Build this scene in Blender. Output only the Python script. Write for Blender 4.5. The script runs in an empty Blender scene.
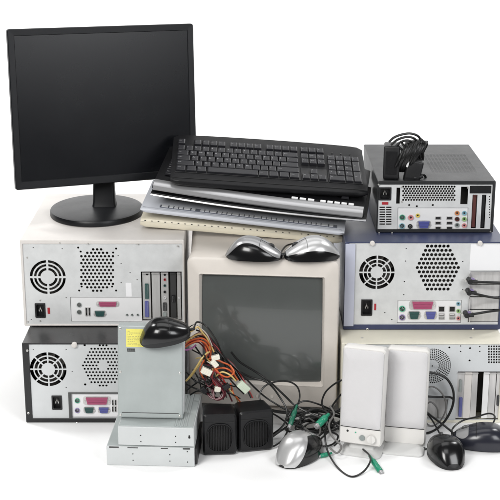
import bpy, bmesh, math, random
from mathutils import Vector, Matrix, Euler, geometry
random.seed(7)
PI = math.pi
sc = bpy.context.scene
COL = sc.collection

# ------------------------------------------------------------------ camera
TH = math.radians(17.4); FPX = 1290.0
CAM = Vector((0, -2.87, 1.34))
FW = Vector((0, math.cos(TH), -math.sin(TH))); UP = Vector((0, math.sin(TH), math.cos(TH))); RT = Vector((1, 0, 0))
def ray(px, py): return FW*FPX + RT*(px-250) + UP*(250-py)
def ay(px, py, Y):
    d = ray(px, py); return CAM + d*((Y-CAM.y)/d.y)
def az(px, py, Z):
    d = ray(px, py); return CAM + d*((Z-CAM.z)/d.z)
cd = bpy.data.cameras.new('camera'); cam = bpy.data.objects.new('camera', cd); COL.objects.link(cam)
cam.location = CAM; cam.rotation_euler = (PI/2-TH, 0, 0)
cd.sensor_width = 36; cd.lens = 36*FPX/500; cd.clip_start = .05; cd.clip_end = 50
sc.camera = cam

# ------------------------------------------------------------------ materials
def mat(name, col, rough=.5, metal=0., bump=0., bscale=300., var=0., vscale=14., coat=0., spec=.5, stretch=None, dust=0.):
    m = bpy.data.materials.new(name); m.use_nodes = True
    nt = m.node_tree; b = nt.nodes['Principled BSDF']
    b.inputs['Base Color'].default_value = (*col, 1); b.inputs['Roughness'].default_value = rough
    b.inputs['Metallic'].default_value = metal; b.inputs['Coat Weight'].default_value = coat
    b.inputs['Specular IOR Level'].default_value = spec
    tc = nt.nodes.new('ShaderNodeTexCoord'); mp = nt.nodes.new('ShaderNodeMapping')
    nt.links.new(tc.outputs['Object'], mp.inputs['Vector'])
    if stretch: mp.inputs['Scale'].default_value = stretch
    if var:
        n = nt.nodes.new('ShaderNodeTexNoise'); n.inputs['Scale'].default_value = vscale; n.inputs['Detail'].default_value = 8
        n.inputs['Roughness'].default_value = .65
        nt.links.new(mp.outputs['Vector'], n.inputs['Vector'])
        mr = nt.nodes.new('ShaderNodeMapRange'); mr.inputs['From Min'].default_value = .3; mr.inputs['From Max'].default_value = .7
        mr.inputs['To Min'].default_value = 1-var; mr.inputs['To Max'].default_value = 1+var*.6
        nt.links.new(n.outputs['Fac'], mr.inputs['Value'])
        mx = nt.nodes.new('ShaderNodeMix'); mx.data_type = 'RGBA'; mx.blend_type = 'MULTIPLY'; mx.inputs['Factor'].default_value = 1
        mx.inputs['A'].default_value = (*col, 1)
        nt.links.new(mr.outputs['Result'], mx.inputs['B']); out = mx.outputs['Result']
        if dust:
            n3 = nt.nodes.new('ShaderNodeTexNoise'); n3.inputs['Scale'].default_value = 45; n3.inputs['Detail'].default_value = 10
            n3.inputs['Roughness'].default_value = .8
            nt.links.new(tc.outputs['Object'], n3.inputs['Vector'])
            r3 = nt.nodes.new('ShaderNodeMapRange'); r3.inputs['From Min'].default_value = .55; r3.inputs['From Max'].default_value = .8
            r3.inputs['To Max'].default_value = dust
            nt.links.new(n3.outputs['Fac'], r3.inputs['Value'])
            m3 = nt.nodes.new('ShaderNodeMix'); m3.data_type = 'RGBA'
            nt.links.new(r3.outputs['Result'], m3.inputs['Factor']); nt.links.new(out, m3.inputs['A'])
            m3.inputs['B'].default_value = (.3, .27, .23, 1); out = m3.outputs['Result']
        nt.links.new(out, b.inputs['Base Color'])
        m2 = nt.nodes.new('ShaderNodeMapRange'); m2.inputs['To Min'].default_value = max(0, rough-.12); m2.inputs['To Max'].default_value = min(1, rough+.12)
        nt.links.new(n.outputs['Fac'], m2.inputs['Value']); nt.links.new(m2.outputs['Result'], b.inputs['Roughness'])
    if bump:
        n = nt.nodes.new('ShaderNodeTexNoise'); n.inputs['Scale'].default_value = bscale; n.inputs['Detail'].default_value = 3
        nt.links.new(mp.outputs['Vector'], n.inputs['Vector'])
        bp = nt.nodes.new('ShaderNodeBump'); bp.inputs['Strength'].default_value = bump; bp.inputs['Distance'].default_value = .001
        nt.links.new(n.outputs['Fac'], bp.inputs['Height']); nt.links.new(bp.outputs['Normal'], b.inputs['Normal'])
    return m
M = {}
M['white_bg'] = mat('studio_white', (.9, .9, .9), .9, spec=.1)
M['beige_paint'] = mat('beige_painted_steel', (.66, .63, .60), .5, bump=.25, bscale=700, var=.06, dust=.12)
M['cream_paint'] = mat('cream_painted_steel', (.72, .69, .58), .45, bump=.2, bscale=700, var=.05, dust=.10)
M['navy_paint'] = mat('navy_painted_steel', (.035, .045, .10), .38, bump=.2, bscale=700, var=.15, dust=.10)
M['black_paint'] = mat('black_painted_steel', (.010, .010, .011), .3, bump=.25, bscale=500, var=.2, dust=.08)
M['dark_grey_paint'] = mat('charcoal_painted_steel', (.015, .016, .017), .45, bump=.3, bscale=800, var=.15, dust=.06)
M['panel_white'] = mat('pale_rear_steel', (.64, .65, .65), .42, .12, bump=.12, bscale=300, var=.09, vscale=30, dust=.07)
M['panel_steel'] = mat('galvanised_rear_steel', (.60, .62, .63), .42, .15, bump=.15, bscale=200, var=.06, dust=.10)
M['panel_zinc'] = mat('zinc_rear_steel', (.58, .595, .60), .42, .12, bump=.15, bscale=200, var=.06, dust=.10)
M['plate_white'] = mat('white_port_plate', (.74, .74, .74), .45, var=.04, dust=.06)
M['lav_paint'] = mat('pale_lavender_steel', (.50, .52, .62), .45, bump=.1, var=.05)
M['steel'] = mat('brushed_bracket_steel', (.60, .59, .58), .33, .4, bump=.2, bscale=120, var=.15, stretch=(6, 6, .5))
M['drive_steel'] = mat('drive_cover_steel', (.40, .435, .43), .48, .2, bump=.1, bscale=300, var=.07, dust=.10)
M['drive_face'] = mat('drive_side_steel', (.56, .58, .58), .5, .2, bump=.08, bscale=300, var=.05, dust=.06)
M['screw'] = mat('zinc_screw', (.7, .69, .66), .3, .8)
M['dark'] = mat('matt_black_plastic', (.006, .006, .007), .45, bump=.2, bscale=900)
M['hole'] = mat('dark_interior', (.012, .012, .012), .8)
M['interior'] = mat('dusty_interior', (.06, .055, .05), .8, var=.3)
M['lcd_plastic'] = mat('satin_black_plastic', (.007, .0075, .009), .36, bump=.15, bscale=1200, var=.15, spec=.3)
M['lcd_screen'] = mat('matt_lcd_glass', (.005, .0055, .007), .27, var=.12, vscale=2, spec=.32)
M['crt_plastic'] = mat('crt_beige_plastic', (.64, .595, .545), .45, bump=.25, bscale=900, var=.05, dust=.06)
M['crt_glass'] = mat('crt_glass', (.082, .088, .085), .16, var=.06, vscale=4, coat=.3)
M['kb_black'] = mat('black_keyboard_plastic', (.005, .005, .006), .40, bump=.25, bscale=1200, var=.2, spec=.3)
M['key_black'] = mat('black_key_plastic', (.014, .014, .017), .36, bump=.15, bscale=1500, spec=.6)
M['silver'] = mat('silver_plastic', (.60, .60, .60), .30, .55)
M['silver_satin'] = mat('satin_silver_plastic', (.48, .48, .49), .34, .7)
M['silver_dark'] = mat('dull_silver_plastic', (.42, .42, .425), .30, .6)
M['kb_blue'] = mat('pale_blue_grey_plastic', (.55, .567, .61), .45, bump=.2, bscale=900, var=.05, dust=.08)
M['key_blue'] = mat('slate_key_plastic', (.12, .13, .16), .4)
M['key_pale'] = mat('pale_grey_key_plastic', (.60, .61, .63), .4)
M['kb_cream'] = mat('cream_plastic', (.70, .65, .52), .45, bump=.2, bscale=900, var=.05, dust=.08)
M['key_cream'] = mat('ivory_key_plastic', (.62, .59, .5), .4)
M['key_legend'] = mat('dim_key_legend_ink', (.32, .32, .33), .5)
M['legend'] = mat('key_legend_ink', (.6, .6, .6), .5)
M['white_mark'] = mat('white_button_plastic', (.75, .75, .75), .4)
M['mouse_black'] = mat('gloss_black_plastic', (.006, .006, .0065), .2, bump=.04, bscale=900, coat=.15)
M['mouse_blue'] = mat('dark_slate_plastic', (.018, .019, .028), .25, coat=.1)
M['rubber'] = mat('black_cable_rubber', (.006, .006, .006), .35, bump=.2, bscale=400)
M['rubber_grey'] = mat('grey_cable_rubber', (.16, .155, .15), .45)
M['spk_white'] = mat('white_speaker_plastic', (.70, .685, .66), .45, bump=.12, bscale=1000, var=.04, dust=.05)
M['spk_cloth'] = mat('white_speaker_cloth', (.63, .62, .625), .85, bump=.6, bscale=1400, var=.03)
M['clear'] = mat('frosted_foot_plastic', (.60, .60, .59), .35)
M['spk_black'] = mat('black_speaker_plastic', (.006, .006, .007), .36, bump=.25, bscale=1000, var=.2, spec=.35)
M['spk_mesh'] = mat('black_speaker_cloth', (.010, .010, .010), .8, bump=.7, bscale=1500)
def flat(n, c, r=.4, **k): return mat(n, c, r, **k)
M['plum'] = flat('plum_connector', (.36, .06, .14)); M['teal'] = flat('teal_connector', (.02, .16, .13))
M['darkteal'] = flat('dark_teal_connector', (.02, .07, .065)); M['blue'] = flat('blue_connector', (.08, .09, .30))
M['ps2green'] = flat('green_connector', (.08, .38, .24)); M['lilac'] = flat('lilac_connector', (.30, .24, .44))
M['pink'] = flat('pink_connector', (.65, .28, .28)); M['skyblue'] = flat('pale_blue_connector', (.22, .42, .50))
M['lime'] = flat('lime_connector', (.3, .5, .2)); M['orange'] = flat('orange_connector', (.6, .25, .10))
M['yellow_c'] = flat('yellow_connector', (.7, .55, .1)); M['grey_c'] = flat('grey_connector', (.25, .28, .27))
M['red'] = flat('red_plastic', (.38, .02, .03)); M['brown'] = flat('rusty_brown_slot', (.10, .03, .025))
M['plug_green'] = flat('green_plug_plastic', (.012, .23, .13), .3)
M['plug_dgreen'] = flat('dark_green_plug_plastic', (.01, .12, .07), .3)
M['w_orange'] = flat('orange_wire', (.55, .11, .03), .35); M['w_yellow'] = flat('yellow_wire', (.62, .45, .16), .35)
M['w_red'] = flat('red_wire', (.32, .03, .03), .35); M['w_black'] = flat('black_wire', (.006, .006, .006), .35)
M['w_white'] = flat('white_wire', (.62, .56, .5), .35); M['w_maroon'] = flat('maroon_wire', (.12, .02, .03), .35)
M['w_purple'] = flat('purple_wire', (.35, .1, .3), .35)
M['molex'] = mat('ivory_connector_plastic', (.75, .72, .62), .35, coat=.1); M['molex_green'] = mat('pale_green_connector_plastic', (.55, .62, .5), .35)
M['sticker_white'] = mat('white_paper_label', (.82, .82, .83), .6); M['sticker_yellow'] = mat('yellow_paper_label', (.76, .70, .16), .6, var=.08, vscale=60)
M['ink'] = mat('printed_ink', (.03, .03, .03), .6); M['ink_grey'] = mat('grey_printed_ink', (.45, .42, .15), .6)
M['metal_dark'] = mat('dark_metal', (.09, .09, .09), .4, .6)

# ------------------------------------------------------------------ mesh helpers
def link(name, bm, m, parent=None, smooth=False, mw=None, label=None):
    me = bpy.data.meshes.new(name); bmesh.ops.recalc_face_normals(bm, faces=bm.faces); bm.to_mesh(me); bm.free()
    for x in (m if isinstance(m, (list, tuple)) else [m]): me.materials.append(M[x])
    if smooth:
        me.polygons.foreach_set('use_smooth', [True]*len(me.polygons))
        try: me.set_sharp_from_angle(angle=math.radians(38))
        except Exception: pass
    o = bpy.data.objects.new(name, me); COL.objects.link(o)
    if parent: o.parent = parent
    if mw is not None: o.matrix_local = mw
    if label: o['label'] = label
    return o
def thing(name, label, cat, loc=(0, 0, 0), group=None, mw=None):
    o = bpy.data.objects.new(name, None); COL.objects.link(o); o.empty_display_size = .05
    if mw is not None: o.matrix_world = mw
    else: o.location = loc
    o['label'] = label; o['category'] = cat
    if group: o['group'] = group
    return o
def tag(o, label, cat, group=None):
    o['label'] = label; o['category'] = cat
    if group: o['group'] = group
def box(bm, a, b, bev=0., seg=2, mi=0, T=None):
    a = Vector(a); b = Vector(b)
    r = bmesh.ops.create_cube(bm, size=1)
    vs = r['verts']
    for v in vs: v.co = Vector(((a[i]+b[i])/2 + v.co[i]*(b[i]-a[i]) for i in range(3)))
    fs = {f for v in vs for f in v.link_faces}
    if bev:
        es = list({e for v in vs for e in v.link_edges})
        rr = bmesh.ops.bevel(bm, geom=es, offset=bev, segments=seg, profile=.5, affect='EDGES')
        fs = set(rr['faces']) | {f for f in fs if f.is_valid}
        for v in rr['verts']: fs |= set(v.link_faces)
    for f in fs: f.material_index = mi
    if T is not None:
        for v in {v for f in fs for v in f.verts}: v.co = T @ v.co
    return fs
def loft(bm, loops, cap0=True, cap1=True, closed=True, mi=0):
    vv = [[bm.verts.new(p) for p in l] for l in loops]; n = len(vv[0]); fs = []
    for i in range(len(vv)-1):
        for j in range(n if closed else n-1):
            k = (j+1) % n
            try: f = bm.faces.new((vv[i][j], vv[i][k], vv[i+1][k], vv[i+1][j])); f.material_index = mi
            except Exception: pass
    if cap0: bm.faces.new(vv[0]).material_index = mi
    if cap1: bm.faces.new(list(reversed(vv[-1]))).material_index = mi
    return vv
def prism_y(bm, poly, y0, y1, mi=0, bev=0):
    "polygon in (x,z) extruded along y"
    loft(bm, [[(p[0], y0, p[1]) for p in poly], [(p[0], y1, p[1]) for p in poly]], mi=mi)
def circ(x, z, r, n=16, a0=0.): return [(x+r*math.cos(a0+2*PI*k/n), z+r*math.sin(a0+2*PI*k/n)) for k in range(n)]
def rrect(x0, z0, x1, z1, r, n=5):
    r = min(r, abs(x1-x0)/2*.99, abs(z1-z0)/2*.99); o = []
    for cx, cz, a in ((x1-r, z1-r, 0), (x0+r, z1-r, PI/2), (x0+r, z0+r, PI), (x1-r, z0+r, 3*PI/2)):
        for k in range(n+1): o.append((cx+r*math.cos(a+PI/2*k/n), cz+r*math.sin(a+PI/2*k/n)))
    return o
def catmull(pts, n=8):
    P = [Vector(p) for p in pts]; P = [P[0]*2-P[1]]+P+[P[-1]*2-P[-2]]; o = []
    for i in range(1, len(P)-2):
        for k in range(n):
            t = k/n; a, b, c, d = P[i-1:i+3]
            o.append(.5*((2*b)+(c-a)*t+(2*a-5*b+4*c-d)*t*t+(3*b-a-3*c+d)*t**3))
    o.append(P[-2]); return o
def tube(bm, pts, r, sides=8, smooth=8, mi=0, r1=None):
    P = catmull(pts, smooth) if smooth else [Vector(p) for p in pts]
    loops = []; up = Vector((0, 0, 1)); t0 = None; N = None
    for i, p in enumerate(P):
        t = (P[min(i+1, len(P)-1)]-P[max(i-1, 0)])
        if t.length < 1e-9: t = t0 or Vector((1, 0, 0))
        t.normalize()
        if N is None:
            N = t.cross(up);
            if N.length < .1: N = t.cross(Vector((1, 0, 0)))
            N.normalize()
        else:
            N = (N - t*N.dot(t)); N.normalize()
        B = t.cross(N); rr = r if r1 is None else r+(r1-r)*i/(len(P)-1)
        loops.append([p+(N*math.cos(2*PI*k/sides)+B*math.sin(2*PI*k/sides))*rr for k in range(sides)]); t0 = t
    loft(bm, loops, mi=mi)
def cyl(bm, a, b, r, n=20, r2=None, mi=0):
    a = Vector(a); b = Vector(b); t = (b-a).normalized(); N = t.cross(Vector((0, 0, 1)))
    if N.length < .1: N = t.cross(Vector((1, 0, 0)))
    N.normalize(); B = t.cross(N); r2 = r if r2 is None else r2
    loft(bm, [[p+(N*math.cos(2*PI*k/n)+B*math.sin(2*PI*k/n))*q for k in range(n)] for p, q in ((a, r), (b, r2))], mi=mi)
def holes_panel(bm, outline, holes, y, t):
    "sheet in the xz plane at depth y with real openings, hole walls of depth t"
    vs = []; es = []
    def add(poly):
        s = len(vs); vs.extend(Vector(p) for p in poly); es.extend((s+i, s+(i+1) % len(poly)) for i in range(len(poly)))
    add(outline)
    for h in holes: add(h)
    V, E, Fc, *_ = geometry.delaunay_2d_cdt(vs, es, [], 0, 1e-7)
    bb = [(min(p[0] for p in h), max(p[0] for p in h), min(p[1] for p in h), max(p[1] for p in h), h) for h in holes]
    def ins(p, poly):
        c = False; j = len(poly)-1
        for i in range(len(poly)):
            xi, zi = poly[i][0], poly[i][1]; xj, zj = poly[j][0], poly[j][1]
            if (zi > p[1]) != (zj > p[1]) and p[0] < (xj-xi)*(p[1]-zi)/(zj-zi)+xi: c = not c
            j = i
        return c
    bv = [bm.verts.new((v.x, y, v.y)) for v in V]
    for f in Fc:
        c = sum((V[i] for i in f), Vector((0, 0)))/len(f)
        if not ins(c, outline): continue
        if any(a <= c[0] <= b and d <= c[1] <= e and ins(c, h) for a, b, d, e, h in bb): continue
        bm.faces.new([bv[i] for i in f])
    for v in [v for v in bm.verts if not v.link_faces]: bm.verts.remove(v)
    ed = [e for e in bm.edges if len(e.link_faces) == 1]
    r = bmesh.ops.extrude_edge_only(bm, edges=ed)
    for g in r['geom']:
        if isinstance(g, bmesh.types.BMVert): g.co.y += t
def nb(): return bmesh.new()

# ------------------------------------------------------------------ studio
def studio():
    bm = nb(); prof = [(-.95, -.03), (-.94, 0), (-.5, 0), (0, 0), (1.2, 0)]
    for k in range(1, 13):
        a = PI/2*k/12; prof.append((1.2+1.2*math.sin(a), 1.2-1.2*math.cos(a)))
    prof.append((2.4, 4.0))
    loft(bm, [[(x, p[0], p[1]) for p in prof] for x in (-4, -1, 1, 4)], cap0=False, cap1=False, closed=False)
    o = link('floor', bm, 'white_bg', smooth=True); o['kind'] = 'structure'; o['label'] = 'seamless white studio sweep, floor curving up into the backdrop'
    w = bpy.data.worlds.new('World'); sc.world = w; w.use_nodes = True
    w.node_tree.nodes['Background'].inputs[0].default_value = (1, 1, 1, 1); w.node_tree.nodes['Background'].inputs[1].default_value = .06
    def area(n, loc, tgt, sx, sy, e, c=(1, 1, 1)):
        l = bpy.data.lights.new(n, 'AREA'); l.shape = 'RECTANGLE'; l.size = sx; l.size_y = sy; l.energy = e; l.color = c
        o = bpy.data.objects.new(n, l); COL.objects.link(o); o.location = loc
        o.rotation_euler = (Vector(tgt)-Vector(loc)).to_track_quat('-Z', 'Y').to_euler()
    area('key_softbox', (-1.5, -2.6, 2.2), (0, 0, .25), 1.3, 1.3, 88, (1, .99, .97))
    area('fill_softbox', (1.9, -2.6, 1.8), (0, 0, .2), 1.2, 1.4, 44, (.97, .98, 1))
    area('top_softbox', (0, .3, 2.6), (0, .25, 0), 1.8, 1.2, 12)
    area('backdrop_lamp_a', (-1.9, .9, 2.4), (-.5, 2.4, 1.0), 1.2, .6, 48)
    area('backdrop_lamp_b', (1.9, .9, 2.4), (.5, 2.4, 1.0), 1.2, .6, 48)
    area('floor_lamp', (0, -2.0, 3.0), (0, -.5, 0), 1.6, .8, 12)
studio()
sc.view_settings.view_transform = 'Standard'; sc.view_settings.look = 'None'; sc.view_settings.gamma = 1; sc.view_settings.exposure = 0

# ------------------------------------------------------------------ computer towers
class Face:
    "turns a point of the photo into (x,z) on the machine's own rear plane"
    def __init__(s, Y, px0, pytop, pybot, W=None, px1=None, zbot=None, ztop=None):
        s.Y = Y; c = ay(px0, (pytop+pybot)/2, Y); s.x0 = c.x
        s.z0 = ay(px0, pybot, Y).z if zbot is None else zbot
        s.H = (ay(px0, pytop, Y).z if ztop is None else ztop) - s.z0
        s.W = W if W else ay(px1, (pytop+pybot)/2, Y).x - s.x0
    def __call__(s, px, py):
        p = ay(px, py, s.Y); return (p.x-s.x0, p.z-s.z0)
SP = 1/427.
def arc_slot(cx, cz, r0, r1, a0, a1, n=6, clip=None):
    o = [(r1, a0+(a1-a0)*k/n) for k in range(n+1)]+[(r0, a1-(a1-a0)*k/n) for k in range(n+1)]
    p = [(cx+r*math.cos(a), cz+r*math.sin(a)) for r, a in o]
    return p
def fan_slots(cx, cz, rings, spokes, wsp, a_off=0.):
    out = []
    for r0, r1 in rings:
        for k in range(spokes):
            a = a_off+2*PI*k/spokes; d = wsp/2/((r0+r1)/2)
            out.append(arc_slot(cx, cz, r0, r1, a+d, a+2*PI/spokes-d))
    return out
def part_screw(par, x, z, y=-.001, r=.0028):
    bm = nb(); loops = []
    for q, d in ((1, 0), (1, -.0008), (.75, -.0016), (.3, -.0019)):
        loops.append([(px, y+d, pz) for px, pz in circ(x, z, r*q, 14)])
    loft(bm, loops)
    for a in (0, PI/2):
        T = Matrix.Translation((x, y-.0019, z)) @ Matrix.Rotation(a+.3, 4, 'Y')
        box(bm, (-r*.6, -.0001, -r*.12), (r*.6, .0004, r*.12), mi=1, T=T)
    return link('screw', bm, ['screw', 'metal_dark'], par, smooth=True)
def dsub(par, name, x0, z0, x1, z1, m, y=-.0, rows=2):
    zc = (z0+z1)/2; h = abs(z1-z0)/2; w = abs(x1-x0)/2; xc = (x0+x1)/2
    bm = nb()
    prism_y(bm, rrect(xc-w, zc-h, xc+w, zc+h, h*.6), y-.0012, y+.004, 1)              # steel flange
    k = h*.35; wi = w*.78
    poly = [(xc-wi, zc+h*.8), (xc+wi, zc+h*.8), (xc+wi-k, zc-h*.8), (xc-wi+k, zc-h*.8)]
    prism_y(bm, poly, y-.005, y, 0)
    n = max(3, int(wi*2/.0024))
    for r in range(rows):
        for i in range(n-r):
            x = xc-wi*.8+(wi*1.6)*(i+.5*r)/(n-1); z = zc+h*.32*(1-2*r) if rows == 2 else zc
            prism_y(bm, circ(x, z, .0005, 6), y-.0053, y-.0049, 2)
    for s in (-1, 1):                                                              # jack posts
        cyl(bm, (xc+s*w*.88, y-.0042, zc), (xc+s*w*.88, y-.001, zc), min(.0019, h*.45), 6, mi=1)
    return link(name, bm, [m, 'steel', 'hole'], par)
def roundport(par, name, x, z, r, m, y=0., inner=.55):
    bm = nb()
    loft(bm, [[(a, y, b) for a, b in circ(x, z, r, 20)], [(a, y-.003, b) for a, b in circ(x, z, r, 20)],
              [(a, y-.003, b) for a, b in circ(x, z, r*.78, 20)], [(a, y+.001, b) for a, b in circ(x, z, r*.76, 20)]], cap0=False, cap1=False)
    prism_y(bm, circ(x, z, r*.78, 20), y-.0012, y-.0002, 1 if inner > .5 else 0)
    if inner > .5:
        for k in range(6):
            a = 2*PI*k/6+.3; prism_y(bm, circ(x+r*.45*math.cos(a), z+r*.45*math.sin(a), r*.1, 6), y-.0018, y-.0011, 2)
        box(bm, (x-r*.15, y-.0018, z-r*.15), (x+r*.15, y-.001, z+r*.2), mi=0)
    else: prism_y(bm, circ(x, z, r*.42, 14), y-.0016, y-.001, 1)
    return link(name, bm, [m, 'hole', 'steel'], par, smooth=False)
def rectport(par, name, x0, z0, x1, z1, y=0., rim='steel', tongue='white_mark', tw=.28):
    bm = nb(); d = .0008
    a, b, c, e = min(x0, x1), min(z0, z1), max(x0, x1), max(z0, z1)
    for p, q in (((a, b), (c, b+d)), ((a, e-d), (c, e)), ((a, b+d), (a+d, e-d)), ((c-d, b+d), (c, e-d))):
        box(bm, (p[0], y-.0025, p[1]), (q[0], y, q[1]), mi=0)
    box(bm, (a+d, y-.0006, b+d), (c-d, y-.0002, e-d), mi=1)
    if tongue: box(bm, (a+2*d, y-.0016, (b+e)/2-(e-b)*tw/2), (c-2*d, y-.0007, (b+e)/2+(e-b)*tw/2), mi=2)
    return link(name, bm, [rim, 'hole', tongue or 'dark'], par)
def inlet(par, x0, z0, x1, z1, y=0.):
    a, b, c, e = min(x0, x1), min(z0, z1), max(x0, x1), max(z0, z1)
    bm = nb(); o = rrect(a, b, c, e, .0025); i = rrect(a+.0035, b+.0035, c-.0035, e-.0035, .003)
    loft(bm, [[(p[0], y, p[1]) for p in o], [(p[0], y-.002, p[1]) for p in o], [(p[0], y-.002, p[1]) for p in i], [(p[0], y+.012, p[1]) for p in i]], cap0=False)
    s = link('power_socket', bm, 'dark', par)
    bm = nb(); xc = (a+c)/2; zc = (b+e)/2
    for dx, dz in ((-.003, .0), (.003, .0), (0, .005)):
        box(bm, (xc+dx-.0007, y+.001, zc+dz-.003), (xc+dx+.0007, y+.0119, zc+dz+.002))
    link('pin', bm, 'screw', s)
def fan_rotor(par, cx, cz, R, y):
    bm = nb()
    loft(bm, [[(a, y+.022, b) for a, b in circ(cx, cz, R*.34, 24)], [(a, y+.006, b) for a, b in circ(cx, cz, R*.34, 24)],
              [(a, y+.004, b) for a, b in circ(cx, cz, R*.3, 24)]], smooth_dummy) if False else loft(bm, [[(a, y+.022, b) for a, b in circ(cx, cz, R*.34, 24)], [(a, y+.006, b) for a, b in circ(cx, cz, R*.34, 24)], [(a, y+.004, b) for a, b in circ(cx, cz, R*.3, 24)]])
    for k in range(7):
        a = 2*PI*k/7; L0 = []; L1 = []
        for j in range(5):
            r = R*(.34+.6*j/4); aa = a+.25*j/4
            for L, da, yy in ((L0, 0, .008), (L1, .62, .02)):
                L.append(Vector((cx+r*math.cos(aa+da), y+yy, cz+r*math.sin(aa+da))))
        loft(bm, [L0, L1], cap0=False, cap1=False, closed=False)
    return link('fan', bm, 'interior', par, smooth=True)
def card(par, x0, z0, x1, z1, m='steel', y=.0, feats=()):
    bm = nb(); a, b, c, e = min(x0, x1), min(z0, z1), max(x0, x1), max(z0, z1)
    box(bm, (a, y-.0012, b), (c, y+.0002, e), .0004, 1)
    box(bm, (a, y-.008, e), (c, y+.0002, e+.0012), .0003, 1)                        # folded tab
    cd_ = link('expansion_card', bm, m, par)
    for ft in feats:
        k = ft[0]
        if k == 'hole': prism_hole(cd_, ft[1], ft[2], ft[3], y-.0013)
        elif k == 'dv': # vertical connector
            bm = nb(); X0, Z0, X1, Z1 = ft[1:5]
            prism_y(bm, rrect(min(X0, X1), min(Z0, Z1), max(X0, X1), max(Z0, Z1), .001), y-.0055, y-.0012, 0)
            n = int(abs(Z1-Z0)/.0026)
            for i in range(n):
                z = min(Z0, Z1)+(i+.7)*.0026
                for q in (.3, .7):
                    prism_y(bm, circ(X0+(X1-X0)*q, z, .00045, 6), y-.0058, y-.0054, 1)
            link('socket', bm, [ft[5], 'legend'], cd_)
        elif k == 'jk': roundport(cd_, 'audio_jack', ft[1], ft[2], ft[3], ft[4], y-.0012, .4)
    return cd_
def prism_hole(par, x, z, r, y):
    bm = nb(); prism_y(bm, circ(x, z, r, 14), y-.0003, y+.001); return link('screw_hole', bm, 'hole', par)
def tower(name, label, cat, F, D, mcase, mpanel, lip=(.006, .006, .006, .006), ox=0, rec=.003, outer_round=.002, plate_holes=(), panel_px=None, group=None):
    """open-backed case shell + rear panel with real openings; returns (root, panel)"""
    T = thing(name, label, cat, (F.x0, F.Y, F.z0), group)
    W, H = F.W, F.H; L, R_, B, Tp = lip
    bm = nb(); t = .0018
    o0 = rrect(0, 0, W, H, .003, 3); i0 = rrect(L, B, W-R_, H-Tp, .001, 3); i1 = rrect(t, t, W-t, H-t, .001, 3)
    loft(bm, [[(p[0], D-.001, p[1]) for p in i1], [(p[0], rec+.002, p[1]) for p in i1], [(p[0], rec+.002, p[1]) for p in i0], [(p[0], .0008, p[1]) for p in i0],
              [(p[0]-(.0008 if p[0] < W/2 else -.0008), 0, p[1]-(.0008 if p[1] < H/2 else -.0008)) for p in i0],
              [(p[0]+(.0012 if p[0] < W/2 else -.0012), 0, p[1]+(.0012 if p[1] < H/2 else -.0012)) for p in o0],
              [(p[0], .0012, p[1]) for p in o0], [(p[0], D, p[1]) for p in o0]], cap0=True, cap1=True)
    link('casing', bm, mcase, T, smooth=True)
    bm = nb()
    holes_panel(bm, [(L-.0004, B-.0004), (W-R_+.0004, B-.0004), (W-R_+.0004, H-Tp+.0004), (L-.0004, H-Tp+.0004)], list(plate_holes), rec, .0015)
    P = link('rear_panel', bm, mpanel, T)
    bm = nb(); box(bm, (L+.001, rec+.05, B+.001), (W-R_-.001, rec+.06, H-Tp-.001))   # dark works inside
    link('inner_board', bm, 'interior', T)
    return T, P
def hexgrid(F, cx, cy, test, dx, dy, r, n=8):
    out = []; j = -12
    while j <= 12:
        for i in range(-14, 15):
            x = cx+(i+(.5 if j % 2 else 0))*dx; y = cy+j*dy
            if test(x-cx, y-cy): out.append(circ(*F(x, y), r, n))
        j += 1
    return out
def rectpoly(F, x0, y0, x1, y1):
    a = F(x0, y1); b = F(x1, y0); return [(a[0], a[1]), (b[0], a[1]), (b[0], b[1]), (a[0], b[1])]
def port_plate(par, F, x0, y0, x1, y1, rec, m='steel'):
    a = F(x0, y1); b = F(x1, y0); bm = nb()
    box(bm, (a[0]+.0005, rec+.0028, a[1]+.0005), (b[0]-.0005, rec+.0038, b[1]-.0005))
    return link('port_plate', bm, m, par)

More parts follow.
